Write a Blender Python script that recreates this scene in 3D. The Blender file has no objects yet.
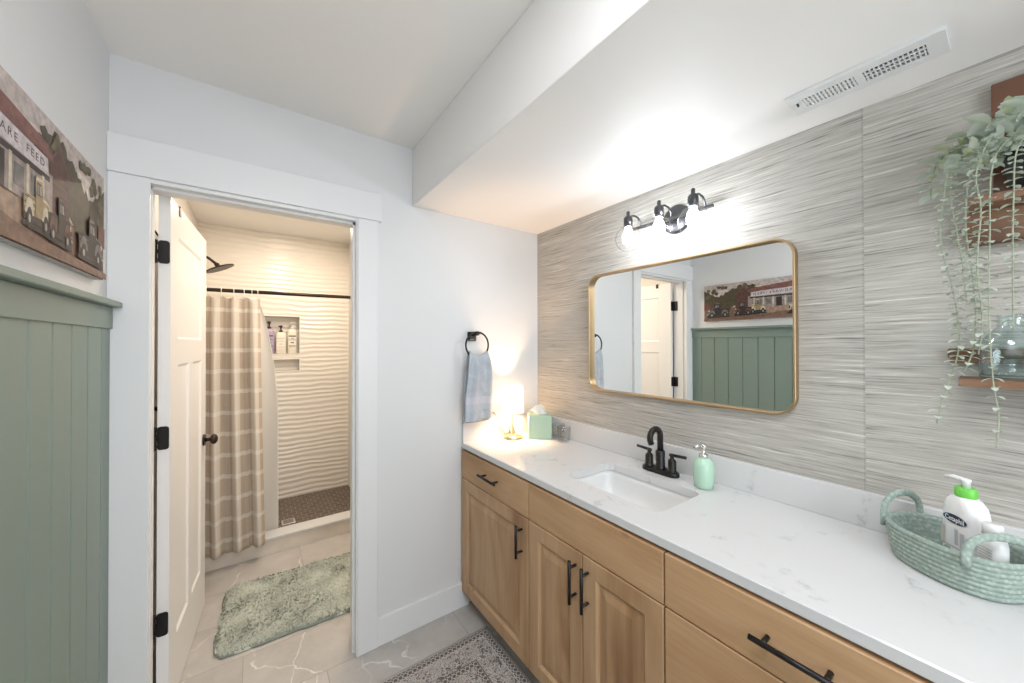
import bpy, math, random
from mathutils import Vector, Matrix, noise
random.seed(7)
PI = math.pi
SC = bpy.context.scene
COL = SC.collection

# ---------------------------------------------------------------- camera
FPX, YAW, PITCH, ROLL = 361.677, 0.61927, 0.00696, 0.00171
CAM = Vector((-1.46461, -1.77501, 1.42523))
rgt = Vector((math.cos(YAW), -math.sin(YAW), 0))
fwd = Vector((math.sin(YAW), math.cos(YAW), 0)) * math.cos(PITCH) + Vector((0, 0, 1)) * math.sin(PITCH)
upv = rgt.cross(fwd)
cr, sr = math.cos(ROLL), math.sin(ROLL)
r2 = rgt * cr + upv * -sr
u2 = rgt * sr + upv * cr
cd = bpy.data.cameras.new('camera')
cd.sensor_width = 36
cd.lens = FPX / 1024 * 36
cd.clip_start = .02
cam = bpy.data.objects.new('camera', cd)
COL.objects.link(cam)
cam.matrix_world = Matrix(((r2.x, u2.x, -fwd.x, CAM.x), (r2.y, u2.y, -fwd.y, CAM.y), (r2.z, u2.z, -fwd.z, CAM.z), (0, 0, 0, 1)))
SC.camera = cam

# ---------------------------------------------------------------- light and exposure
SC.view_settings.view_transform = 'Standard'
SC.view_settings.look = 'None'
SC.view_settings.gamma = 1
SC.view_settings.use_curve_mapping = False
SC.view_settings.exposure = 0.0
W = bpy.data.worlds.new('world')
SC.world = W
W.use_nodes = True
W.node_tree.nodes['Background'].inputs[0].default_value = (.9, .95, 1, 1)
W.node_tree.nodes['Background'].inputs[1].default_value = .3

BULB_E = 80        # vanity bulbs
LAMP_E = 1300        # small table lamp
def disc_light(name, loc, size, power, color):
    l = bpy.data.lights.new(name, 'AREA')
    l.shape = 'DISK'; l.size = size; l.energy = power; l.color = color
    o = bpy.data.objects.new(name, l)
    o.location = loc
    COL.objects.link(o)
    return o
disc_light('room_fill_light', (-1.38, -1.75, 2.39), .6, 16, (.96, .97, 1.0))  # added overhead fill, out of view, to brighten floor and cabinets
disc_light('ceiling_light_bathroom', (-.85, .66, 2.38), .30, 16, (1.0, .86, .71))
disc_light('downlight_shower', (-1.25, 1.42, 2.395), .14, 8, (1.0, .86, .71))
rear_fill = disc_light('rear_fill_light', (-1.0, -3.04, 1.45), 1.0, 22, (.90, .95, 1.0))   # unseen cool fill light added at the rear wall
rear_fill.data.shape = 'RECTANGLE'; rear_fill.data.size_y = 1.2; rear_fill.rotation_euler = (PI / 2, 0, 0)

# ---------------------------------------------------------------- materials
def new_mat(name):
    m = bpy.data.materials.new(name)
    m.use_nodes = True
    nt = m.node_tree
    return m, nt, nt.nodes['Principled BSDF']
def setin(b, **k):
    for a, v in k.items():
        b.inputs[a.replace('_', ' ')].default_value = v
def plain(name, col, rough=.5, metal=0, bump=0, bscale=200, spec=.5, var=0, vscale=6, coat=0):
    m, nt, b = new_mat(name)
    b.inputs['Base Color'].default_value = (*col, 1)
    b.inputs['Roughness'].default_value = rough
    b.inputs['Metallic'].default_value = metal
    b.inputs['Specular IOR Level'].default_value = spec
    b.inputs['Coat Weight'].default_value = coat
    L = nt.links.new
    if bump or var:
        tc = nt.nodes.new('ShaderNodeTexCoord')
    if var:
        n = nt.nodes.new('ShaderNodeTexNoise'); n.inputs['Scale'].default_value = vscale; n.inputs['Detail'].default_value = 4
        L(tc.outputs['Object'], n.inputs['Vector'])
        r = nt.nodes.new('ShaderNodeValToRGB')
        r.color_ramp.elements[0].position = .3; r.color_ramp.elements[1].position = .7
        r.color_ramp.elements[0].color = (*[c * (1 - var) for c in col], 1)
        r.color_ramp.elements[1].color = (*[min(1, c * (1 + var)) for c in col], 1)
        L(n.outputs['Fac'], r.inputs[0]); L(r.outputs[0], b.inputs['Base Color'])
    if bump:
        n = nt.nodes.new('ShaderNodeTexNoise'); n.inputs['Scale'].default_value = bscale; n.inputs['Detail'].default_value = 2
        L(tc.outputs['Object'], n.inputs['Vector'])
        bp = nt.nodes.new('ShaderNodeBump'); bp.inputs['Strength'].default_value = bump; bp.inputs['Distance'].default_value = .002
        L(n.outputs['Fac'], bp.inputs['Height']); L(bp.outputs[0], b.inputs['Normal'])
    return m
def node(nt, t, **k):
    n = nt.nodes.new(t)
    for a, v in k.items():
        if a.startswith('i_'):
            n.inputs[a[2:].replace('_', ' ')].default_value = v
        else:
            setattr(n, a, v)
    return n
def ramp(nt, stops, interp='LINEAR'):
    r = nt.nodes.new('ShaderNodeValToRGB')
    cr_ = r.color_ramp; cr_.interpolation = interp
    while len(cr_.elements) < len(stops):
        cr_.elements.new(.5)
    for e, (p_, c) in zip(cr_.elements, stops):
        e.position = p_; e.color = (*c, 1) if len(c) == 3 else c
    return r
def math_node(nt, op, a=None, b=None):
    n = nt.nodes.new('ShaderNodeMath'); n.operation = op
    for i, v in enumerate((a, b)):
        if v is None: continue
        if isinstance(v, (int, float)): n.inputs[i].default_value = v
        else: nt.links.new(v, n.inputs[i])
    return n.outputs[0]
def mapping(nt, scale=(1, 1, 1), loc=(0, 0, 0), src='Object'):
    tc = nt.nodes.new('ShaderNodeTexCoord'); mp = nt.nodes.new('ShaderNodeMapping')
    mp.inputs['Scale'].default_value = scale; mp.inputs['Location'].default_value = loc
    nt.links.new(tc.outputs[src], mp.inputs[0])
    return mp.outputs[0]
def mixc(nt, fac, a, b, mode='MIX'):
    n = nt.nodes.new('ShaderNodeMix'); n.data_type = 'RGBA'; n.blend_type = mode
    for sock, v in ((n.inputs[0], fac), (n.inputs[6], a), (n.inputs[7], b)):
        if isinstance(v, (int, float)): sock.default_value = v
        elif isinstance(v, tuple): sock.default_value = (*v, 1) if len(v) == 3 else v
        else: nt.links.new(v, sock)
    return n.outputs[2]

def wood(name, grain, cols, scale=1.0, rough=.45):
    """grain: axis index along which fibres run"""
    m, nt, b = new_mat(name)
    L = nt.links.new
    info = node(nt, 'ShaderNodeObjectInfo')
    tc = node(nt, 'ShaderNodeTexCoord')
    off = node(nt, 'ShaderNodeVectorMath', operation='SCALE'); off.inputs[0].default_value = (7.3, 5.1, 9.7)
    L(info.outputs['Random'], off.inputs['Scale'])
    add = node(nt, 'ShaderNodeVectorMath', operation='ADD')
    L(tc.outputs['Object'], add.inputs[0]); L(off.outputs[0], add.inputs[1])
    def mp(sa, sc_):
        s = [sc_] * 3; s[grain] = sa
        q = node(nt, 'ShaderNodeMapping'); q.inputs['Scale'].default_value = s
        L(add.outputs[0], q.inputs[0]); return q.outputs[0]
    big = node(nt, 'ShaderNodeTexNoise', i_Scale=1, i_Detail=3, i_Distortion=.8)
    L(mp(.9 * scale, 4.6 * scale), big.inputs['Vector'])
    fine = node(nt, 'ShaderNodeTexNoise', i_Scale=1, i_Detail=5, i_Roughness=.65)
    L(mp(5 * scale, 110 * scale), fine.inputs['Vector'])
    r1 = ramp(nt, [(.30, cols[0]), (.44, cols[1]), (.56, cols[2]), (.72, cols[1])])
    L(big.outputs['Fac'], r1.inputs[0])
    r2_ = ramp(nt, [(.3, (.86, .83, .80)), (.62, (1, 1, 1))])
    L(fine.outputs['Fac'], r2_.inputs[0])
    c = mixc(nt, .8, r1.outputs[0], r2_.outputs[0], 'MULTIPLY')
    # knots
    kn = node(nt, 'ShaderNodeTexVoronoi', i_Scale=1.0); L(mp(3.2 * scale, 5.5 * scale), kn.inputs['Vector'])
    kr = ramp(nt, [(.03, (.35, .24, .17)), (.09, (1, 1, 1))]); L(kn.outputs['Distance'], kr.inputs[0])
    c = mixc(nt, .75, c, kr.outputs[0], 'MULTIPLY')
    L(c, b.inputs['Base Color'])
    b.inputs['Roughness'].default_value = rough
    b.inputs['Specular IOR Level'].default_value = .35
    bp = node(nt, 'ShaderNodeBump', i_Strength=.15, i_Distance=.001); L(fine.outputs['Fac'], bp.inputs['Height']); L(bp.outputs[0], b.inputs['Normal'])
    return m

M = {}
M['white_wall'] = plain('white wall paint', (.705, .712, .718), .55, bump=.08, bscale=90)
M['ceiling'] = plain('ceiling paint', (.89, .87, .84), .6, bump=.08, bscale=60)
M['soffit'] = plain('satin soffit paint', (.84, .825, .81), .5, bump=.08, bscale=45)
M['trim'] = plain('white trim enamel', (.76, .765, .77), .35)
M['door'] = plain('white door enamel', (.82, .805, .785), .3)
M['sage'] = plain('sage green painted panelling', (.185, .245, .215), .42, bump=.05, bscale=80)
M['cream_wall'] = plain('cream bathroom paint', (.80, .76, .70), .5)
M['black'] = plain('matte black metal', (.012, .011, .011), .38, metal=.3)
M['bronze'] = plain('dark bronze metal', (.045, .032, .026), .4, metal=.8)
M['gunmetal'] = plain('gunmetal', (.09, .09, .095), .35, metal=.9)
M['brass'] = plain('brushed brass frame', (.52, .37, .21), .42, metal=1)
M['lampbrass'] = plain('pale brass', (.72, .58, .38), .3, metal=1)
M['chrome'] = plain('chrome', (.8, .78, .76), .12, metal=1)
M['mirror'] = plain('mirror glass', (.93, .95, .94), .0, metal=1)
M['ceramic'] = plain('white ceramic', (.80, .80, .79), .08, coat=.5)
M['mint'] = plain('mint ceramic', (.45, .66, .52), .25)
M['mintbox'] = plain('sage green tissue cover', (.36, .52, .41), .45)
M['tissue'] = plain('tissue paper', (.85, .82, .79), .8)
M['towel'] = plain('blue grey terry cloth', (.42, .46, .51), .95, bump=.9, bscale=420, var=.12, vscale=30)
M['towel_band'] = plain('woven towel band', (.50, .51, .56), .8, bump=.5, bscale=250)
M['white_plastic'] = plain('white plastic', (.82, .82, .82), .3)
M['green_plastic'] = plain('green plastic', (.16, .58, .08), .35)
M['label_blue'] = plain('navy label', (.01, .025, .07), .35)
M['label_white'] = plain('white label print', (.85, .85, .85), .5)
M['label_grey'] = plain('grey label print', (.5, .5, .5), .5)
M['label_tan'] = plain('beige label print', (.60, .55, .48), .5)
M['label_sage'] = plain('grey green label print', (.36, .42, .36), .5)
M['lilac'] = plain('lilac plastic', (.42, .33, .47), .3)
M['creambottle'] = plain('cream plastic', (.80, .74, .62), .3)
M['dark_plastic'] = plain('dark brown plastic', (.03, .02, .02), .3)
M['hole_shade'] = plain('painted shade of openings', (.01, .01, .01), .8)  # near black that paints in the shade of openings
M['vent'] = plain('vent enamel', (.74, .75, .75), .4)
M['cord'] = plain('grey cord', (.12, .10, .10), .5)
M['pot'] = plain('black pot', (.01, .01, .012), .35)
M['stem'] = plain('plant stem', (.36, .40, .29), .6)
M['cord_brown'] = plain('brown cord', (.10, .05, .025), .7)
M['wood_h'] = wood('alder wood horizontal grain', 1, [(.30, .155, .07), (.50, .30, .155), (.575, .365, .205)])
M['wood_v'] = wood('alder wood vertical grain', 2, [(.30, .16, .075), (.48, .29, .155), (.555, .36, .21)])
M['shelf_wood'] = wood('walnut stained shelf wood', 1, [(.10, .05, .028), (.20, .108, .065), (.30, .18, .115)], 2.0)
M['board_wood'] = wood('red brown board wood', 1, [(.115, .052, .030), (.145, .068, .039), (.17, .083, .049)], 1.5)
M['toe'] = plain('dark toe kick', (.12, .085, .06), .6)

def tile_floor():
    m, nt, b = new_mat('grey porcelain tile with pale veins')
    L = nt.links.new
    v = mapping(nt, (1, 1, 1), (.002, .008, 0))
    br = node(nt, 'ShaderNodeTexBrick', offset=.5, i_Scale=1, i_Mortar_Size=.0022, i_Brick_Width=.60, i_Row_Height=.30, i_Mortar_Smooth=.2)
    br.inputs['Color1'].default_value = (0, 0, 0, 1); br.inputs['Color2'].default_value = (1, 1, 1, 1); br.inputs['Mortar'].default_value = (.5, .5, .5, 1)
    L(v, br.inputs['Vector'])
    add = node(nt, 'ShaderNodeVectorMath', operation='MULTIPLY_ADD')
    L(br.outputs['Color'], add.inputs[0]); add.inputs[1].default_value = (3.1, 2.3, 1.7); L(v, add.inputs[2])
    n1 = node(nt, 'ShaderNodeTexNoise', i_Scale=5, i_Detail=6, i_Roughness=.6); L(add.outputs[0], n1.inputs['Vector'])
    base = ramp(nt, [(.3, (.40, .375, .35)), (.55, (.49, .46, .43)), (.75, (.56, .53, .495))]); L(n1.outputs['Fac'], base.inputs[0])
    dis = node(nt, 'ShaderNodeTexNoise', i_Scale=3.2, i_Detail=4); L(add.outputs[0], dis.inputs['Vector'])
    dv = node(nt, 'ShaderNodeVectorMath', operation='MULTIPLY_ADD'); L(dis.outputs['Color'], dv.inputs[0]); dv.inputs[1].default_value = (.5, .5, .2); L(add.outputs[0], dv.inputs[2])
    mp = node(nt, 'ShaderNodeMapping'); mp.inputs['Scale'].default_value = (3.6, 1.7, 1); mp.inputs['Rotation'].default_value = (0, 0, -.5); L(dv.outputs[0], mp.inputs[0])
    vo = node(nt, 'ShaderNodeTexVoronoi', feature='DISTANCE_TO_EDGE', i_Scale=1.0); L(mp.outputs[0], vo.inputs['Vector'])
    vr = ramp(nt, [(.0, (1, 1, 1)), (.007, (.45, .45, .45)), (.016, (0, 0, 0))]); L(vo.outputs['Distance'], vr.inputs[0])
    mk = ramp(nt, [(.42, (0, 0, 0)), (.52, (1, 1, 1))]); L(dis.outputs['Fac'], mk.inputs[0])
    f = math_node(nt, 'MULTIPLY', vr.outputs[0], mk.outputs[0])
    c = mixc(nt, f, base.outputs[0], (.76, .73, .70))
    c = mixc(nt, br.outputs['Fac'], c, (.34, .32, .30))
    L(c, b.inputs['Base Color']); b.inputs['Roughness'].default_value = .42
    bp = node(nt, 'ShaderNodeBump', i_Strength=.4, i_Distance=.001, invert=True); L(br.outputs['Fac'], bp.inputs['Height']); L(bp.outputs[0], b.inputs['Normal'])
    return m
M['tile_floor'] = tile_floor()

def grasscloth():
    m, nt, b = new_mat('woven grasscloth wallpaper')
    L = nt.links.new
    tc = node(nt, 'ShaderNodeTexCoord'); sx = node(nt, 'ShaderNodeSeparateXYZ'); L(tc.outputs['Object'], sx.inputs[0])
    y, z = sx.outputs['Y'], sx.outputs['Z']
    strip = math_node(nt, 'FLOOR', math_node(nt, 'DIVIDE', math_node(nt, 'ADD', y, 1.511), 1.62))
    fr = math_node(nt, 'FRACT', math_node(nt, 'DIVIDE', math_node(nt, 'ADD', y, 1.511), 1.62))
    seam = math_node(nt, 'LESS_THAN', fr, .0028)
    zz = math_node(nt, 'ADD', z, math_node(nt, 'MULTIPLY', strip, 3.37))
    wob = node(nt, 'ShaderNodeTexNoise', i_Scale=1, i_Detail=2)
    cw = node(nt, 'ShaderNodeCombineXYZ'); L(math_node(nt, 'MULTIPLY', y, 2.5), cw.inputs[1]); L(math_node(nt, 'MULTIPLY', zz, 3), cw.inputs[2]); L(cw.outputs[0], wob.inputs['Vector'])
    z2 = math_node(nt, 'ADD', zz, math_node(nt, 'MULTIPLY', wob.outputs['Fac'], .022))
    def strands(ky, kz, det, seed):
        c = node(nt, 'ShaderNodeCombineXYZ'); c.inputs[0].default_value = seed
        L(math_node(nt, 'MULTIPLY', y, ky), c.inputs[1]); L(math_node(nt, 'MULTIPLY', z2, kz), c.inputs[2])
        n = node(nt, 'ShaderNodeTexNoise', i_Scale=1, i_Detail=det, i_Roughness=.68); L(c.outputs[0], n.inputs['Vector'])
        return n.outputs['Fac']
    a = strands(3.0, 150, 6, 1.0)
    d = strands(9, 260, 3, 5.0)
    big = strands(1.2, 10, 2, 9.0)
    s = math_node(nt, 'ADD', math_node(nt, 'ADD', math_node(nt, 'MULTIPLY', a, .62), math_node(nt, 'MULTIPLY', d, .28)), math_node(nt, 'MULTIPLY', big, .10))
    r = ramp(nt, [(.38, (.19, .175, .15)), (.425, (.33, .312, .28)), (.47, (.42, .40, .365)), (.54, (.485, .465, .425)), (.585, (.56, .54, .50)), (.63, (.72, .70, .66))])
    L(s, r.inputs[0])
    c = mixc(nt, math_node(nt, 'MULTIPLY', seam, .22), r.outputs[0], (.17, .16, .145))
    L(c, b.inputs['Base Color']); b.inputs['Roughness'].default_value = .62; b.inputs['Specular IOR Level'].default_value = .35
    bp = node(nt, 'ShaderNodeBump', i_Strength=.75, i_Distance=.004); L(s, bp.inputs['Height']); L(bp.outputs[0], b.inputs['Normal'])
    return m
M['grasscloth'] = grasscloth()

def wave_tile():
    m, nt, b = new_mat('cream wavy ridged tile')
    L = nt.links.new
    tc = node(nt, 'ShaderNodeTexCoord'); sx = node(nt, 'ShaderNodeSeparateXYZ'); L(tc.outputs['Object'], sx.inputs[0])
    h = math_node(nt, 'ADD', sx.outputs['X'], sx.outputs['Y'])
    c = node(nt, 'ShaderNodeCombineXYZ'); L(math_node(nt, 'MULTIPLY', h, 2.6), c.inputs[0]); L(math_node(nt, 'MULTIPLY', sx.outputs['Z'], 5), c.inputs[2])
    n = node(nt, 'ShaderNodeTexNoise', i_Scale=1, i_Detail=2); L(c.outputs[0], n.inputs['Vector'])
    ph = math_node(nt, 'ADD', math_node(nt, 'MULTIPLY', sx.outputs['Z'], 145), math_node(nt, 'MULTIPLY', n.outputs['Fac'], 10))
    w = math_node(nt, 'SINE', ph)
    bp = node(nt, 'ShaderNodeBump', i_Strength=.32, i_Distance=.006); L(w, bp.inputs['Height']); L(bp.outputs[0], b.inputs['Normal'])
    b.inputs['Base Color'].default_value = (.80, .745, .66, 1); b.inputs['Roughness'].default_value = .22
    return m
M['wave_tile'] = wave_tile()

def shower_pan():
    m, nt, b = new_mat('brown mosaic shower floor')
    L = nt.links.new
    v = mapping(nt, (1, 1, 1))
    br = node(nt, 'ShaderNodeTexBrick', offset=.5, i_Scale=1, i_Mortar_Size=.0035, i_Brick_Width=.062, i_Row_Height=.05, i_Mortar_Smooth=.3)
    br.inputs['Color1'].default_value = (.085, .062, .05, 1); br.inputs['Color2'].default_value = (.13, .098, .08, 1); br.inputs['Mortar'].default_value = (.26, .21, .17, 1)
    L(v, br.inputs['Vector']); L(br.outputs['Color'], b.inputs['Base Color']); b.inputs['Roughness'].default_value = .45
    return m
M['pan'] = shower_pan()
M['curb_tile'] = plain('pale travertine curb tile', (.66, .60, .52), .4, var=.10, vscale=7)

def quartz():
    m, nt, b = new_mat('white quartz with soft grey veins')
    L = nt.links.new
    v = mapping(nt, (1, 1, 1))
    dis = node(nt, 'ShaderNodeTexNoise', i_Scale=4.5, i_Detail=6, i_Roughness=.65); L(v, dis.inputs['Vector'])
    dv = node(nt, 'ShaderNodeVectorMath', operation='MULTIPLY_ADD'); L(dis.outputs['Color'], dv.inputs[0]); dv.inputs[1].default_value = (.45, .45, .45); L(v, dv.inputs[2])
    vo = node(nt, 'ShaderNodeTexVoronoi', feature='DISTANCE_TO_EDGE', i_Scale=1.9); L(dv.outputs[0], vo.inputs['Vector'])
    vr = ramp(nt, [(0, (1, 1, 1)), (.012, (.35, .35, .35)), (.045, (0, 0, 0))]); L(vo.outputs['Distance'], vr.inputs[0])
    br = node(nt, 'ShaderNodeTexNoise', i_Scale=26, i_Detail=3); L(v, br.inputs['Vector'])
    mk = ramp(nt, [(.47, (0, 0, 0)), (.62, (1, 1, 1))]); L(br.outputs['Fac'], mk.inputs[0])
    mk2 = ramp(nt, [(.45, (0, 0, 0)), (.58, (1, 1, 1))]); L(dis.outputs['Fac'], mk2.inputs[0])
    f = math_node(nt, 'MULTIPLY', math_node(nt, 'MULTIPLY', vr.outputs[0], mk.outputs[0]), mk2.outputs[0])
    c = mixc(nt, math_node(nt, 'MULTIPLY', f, .75), (.655, .655, .655), (.34, .34, .36))
    L(c, b.inputs['Base Color']); b.inputs['Roughness'].default_value = .16
    return m
M['quartz'] = quartz()

def rug_mat(x0, x1, y0, y1):
    m, nt, b = new_mat('printed grey oriental rug weave')
    L = nt.links.new
    tc = node(nt, 'ShaderNodeTexCoord'); sx = node(nt, 'ShaderNodeSeparateXYZ'); L(tc.outputs['Object'], sx.inputs[0])
    x, y = sx.outputs['X'], sx.outputs['Y']
    ax = math_node(nt, 'MINIMUM', math_node(nt, 'SUBTRACT', x, x0), math_node(nt, 'SUBTRACT', x1, x))
    ay = math_node(nt, 'MINIMUM', math_node(nt, 'SUBTRACT', y, y0), math_node(nt, 'SUBTRACT', y1, y))
    d = math_node(nt, 'MINIMUM', ax, ay)
    pos = node(nt, 'ShaderNodeCombineXYZ'); L(x, pos.inputs[0]); L(y, pos.inputs[1])
    # motif: symmetric wavy medallions
    sxn = math_node(nt, 'SINE', math_node(nt, 'MULTIPLY', x, 2 * PI / .042)); syn = math_node(nt, 'SINE', math_node(nt, 'MULTIPLY', y, 2 * PI / .042))
    vo = node(nt, 'ShaderNodeTexVoronoi', i_Scale=52); L(pos.outputs[0], vo.inputs['Vector'])
    n = node(nt, 'ShaderNodeTexNoise', i_Scale=60, i_Detail=4, i_Distortion=2.0); L(pos.outputs[0], n.inputs['Vector'])
    n2 = node(nt, 'ShaderNodeTexNoise', i_Scale=16, i_Detail=2); L(pos.outputs[0], n2.inputs['Vector'])
    field = math_node(nt, 'ADD', math_node(nt, 'MULTIPLY', n.outputs['Fac'], .75), math_node(nt, 'MULTIPLY', vo.outputs['Distance'], .10))
    field = math_node(nt, 'ADD', field, math_node(nt, 'MULTIPLY', n2.outputs['Fac'], .30))
    fr = ramp(nt, [(.47, (.14, .12, .11)), (.53, (.22, .195, .18)), (.56, (.50, .46, .43)), (.60, (.62, .575, .54)), (.63, (.45, .41, .385)), (.66, (.17, .15, .14)), (.71, (.55, .51, .475))]); L(field, fr.inputs[0])
    motif = math_node(nt, 'ADD', math_node(nt, 'ABSOLUTE', sxn), math_node(nt, 'ABSOLUTE', syn))
    bd = ramp(nt, [(.0, (.13, .11, .105)), (.36, (.16, .14, .13)), (.44, (.56, .52, .48)), (.62, (.50, .46, .43)), (.70, (.15, .13, .12))])
    L(math_node(nt, 'DIVIDE', motif, 2.0), bd.inputs[0])
    stripes = ramp(nt, [(0, (0, 0, 0)), (.010, (.2, .2, .2)), (.044, (.4, .4, .4)), (.049, (.6, .6, .6)), (.138, (.8, .8, .8)), (.143, (.9, .9, .9)), (.168, (.6, .6, .6))], 'CONSTANT')
    L(d, stripes.inputs[0])
    def band(v): return math_node(nt, 'LESS_THAN', math_node(nt, 'ABSOLUTE', math_node(nt, 'SUBTRACT', stripes.outputs[0], v)), .04)
    lin = lambda k: ((k + .055) / 1.055) ** 2.4 if k > .04 else k / 12.92
    c = fr.outputs[0]
    c = mixc(nt, band(0.0), c, (.60, .56, .53))
    c = mixc(nt, band(.2), c, bd.outputs[0])
    c = mixc(nt, band(.4), c, (.56, .52, .49))
    c = mixc(nt, band(.8), c, (.14, .12, .12))
    c = mixc(nt, band(.9), c, bd.outputs[0])
    L(c, b.inputs['Base Color']); b.inputs['Roughness'].default_value = .95; b.inputs['Specular IOR Level'].default_value = .1
    bp = node(nt, 'ShaderNodeBump', i_Strength=.4, i_Distance=.002); n3 = node(nt, 'ShaderNodeTexNoise', i_Scale=500); L(pos.outputs[0], n3.inputs['Vector']); L(n3.outputs['Fac'], bp.inputs['Height']); L(bp.outputs[0], b.inputs['Normal'])
    return m

def curtain_mat():
    m, nt, b = new_mat('tan curtain fabric with cream plaid stripes')
    L = nt.links.new
    tc = node(nt, 'ShaderNodeTexCoord'); sx = node(nt, 'ShaderNodeSeparateXYZ'); L(tc.outputs['UV'], sx.inputs[0])
    fu = math_node(nt, 'FRACT', math_node(nt, 'DIVIDE', sx.outputs['X'], .215)); fv = math_node(nt, 'FRACT', math_node(nt, 'DIVIDE', sx.outputs['Y'], .134))
    su = math_node(nt, 'LESS_THAN', fu, .34); sv = math_node(nt, 'LESS_THAN', fv, .20)
    s = math_node(nt, 'MULTIPLY', math_node(nt, 'ADD', su, sv), .5)
    c = ramp(nt, [(0, (.60, .505, .405)), (.5, (.77, .705, .62)), (1, (.85, .81, .75))]); L(s, c.inputs[0])
    L(c.outputs[0], b.inputs['Base Color']); b.inputs['Roughness'].default_value = .85
    tr = node(nt, 'ShaderNodeBsdfTranslucent'); L(c.outputs[0], tr.inputs[0])
    mx = node(nt, 'ShaderNodeMixShader'); mx.inputs[0].default_value = .25
    out = nt.nodes['Material Output']; L(b.outputs[0], mx.inputs[1]); L(tr.outputs[0], mx.inputs[2]); L(mx.outputs[0], out.inputs[0])
    return m
M['curtain'] = curtain_mat()
def translucent(name, col, fac, rough=.6, emis=None):
    m, nt, b = new_mat(name)
    L = nt.links.new
    b.inputs['Base Color'].default_value = (*col, 1); b.inputs['Roughness'].default_value = rough
    tr = node(nt, 'ShaderNodeBsdfTranslucent'); tr.inputs[0].default_value = (*col, 1)
    mx = node(nt, 'ShaderNodeMixShader'); mx.inputs[0].default_value = fac
    L(b.outputs[0], mx.inputs[1]); L(tr.outputs[0], mx.inputs[2]); L(mx.outputs[0], nt.nodes['Material Output'].inputs[0])
    return m
M['liner'] = translucent('white shower liner', (.88, .86, .82), .5, .5)
M['shade'] = translucent('white linen lampshade', (.90, .88, .84), .88, .8)
M['leaf'] = translucent('pale sage leaf', (.58, .65, .56), .2, .42)
M['leaf_young'] = translucent('yellow green leaf', (.52, .60, .38), .2, .55)
def thin_glass(name, tint=(1, 1, 1), ior=1.45, rough=.02, extra=0.0, edge=.6):
    m, nt, b = new_mat(name)
    L = nt.links.new
    fr = node(nt, 'ShaderNodeLayerWeight'); fr.inputs['Blend'].default_value = .5
    f = math_node(nt, 'ADD', math_node(nt, 'MULTIPLY', math_node(nt, 'POWER', fr.outputs['Facing'], 4.0), .55), .035 + extra)
    t = node(nt, 'ShaderNodeBsdfTransparent')
    er = ramp(nt, [(.60, tint), (.86, tuple(c_ * (.6 + .4 * edge if edge > .5 else .80) for c_ in tint)), (1.0, tuple(c_ * edge for c_ in tint))]); L(fr.outputs['Facing'], er.inputs[0]); L(er.outputs[0], t.inputs[0])
    g = node(nt, 'ShaderNodeBsdfGlossy'); g.inputs['Roughness'].default_value = rough
    mx = node(nt, 'ShaderNodeMixShader'); L(f, mx.inputs[0]); L(t.outputs[0], mx.inputs[1]); L(g.outputs[0], mx.inputs[2])
    L(mx.outputs[0], nt.nodes['Material Output'].inputs[0])
    nt.nodes.remove(b)
    return m
M['globe'] = thin_glass('clear globe glass', (.985, .985, .99), 1.5, edge=.25)
M['tumbler'] = thin_glass('clear tumbler glass', (.985, .98, .975), 1.5, .08, .02, 1.0)
M['vase'] = thin_glass('pale blue vase glass', (.92, .97, .975), 1.5, .03, .04)
def emit(name, col, s):
    m, nt, b = new_mat(name)
    e = node(nt, 'ShaderNodeEmission'); e.inputs[0].default_value = (*col, 1); e.inputs[1].default_value = s
    nt.links.new(e.outputs[0], nt.nodes['Material Output'].inputs[0]); nt.nodes.remove(b)
    return m
M['bulb'] = emit('cool white bulb', (.90, .95, 1.0), BULB_E)
M['lamp_bulb'] = emit('warm white bulb', (1.0, .62, .34), LAMP_E)
def rope():
    m, nt, b = new_mat('sage woven cotton rope')
    L = nt.links.new
    tc = node(nt, 'ShaderNodeTexCoord')
    n = node(nt, 'ShaderNodeTexVoronoi', i_Scale=1); mp = node(nt, 'ShaderNodeMapping'); mp.inputs['Scale'].default_value = (130, 130, 95); L(tc.outputs['Object'], mp.inputs[0]); L(mp.outputs[0], n.inputs['Vector'])
    r = ramp(nt, [(.1, (.40, .475, .425)), (.65, (.275, .345, .305))]); L(n.outputs['Distance'], r.inputs[0]); L(r.outputs[0], b.inputs['Base Color'])
    b.inputs['Roughness'].default_value = .9
    bp = node(nt, 'ShaderNodeBump', i_Strength=.5, i_Distance=.003, invert=True); L(n.outputs['Distance'], bp.inputs['Height']); L(bp.outputs[0], b.inputs['Normal'])
    return m
M['rope'] = rope()
M['mat_pile'] = plain('sage shag pile', (.43, .455, .395), .95, var=.20, vscale=9, spec=.1)
M['mat_base'] = plain('sage mat backing', (.26, .29, .245), .95)

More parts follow.
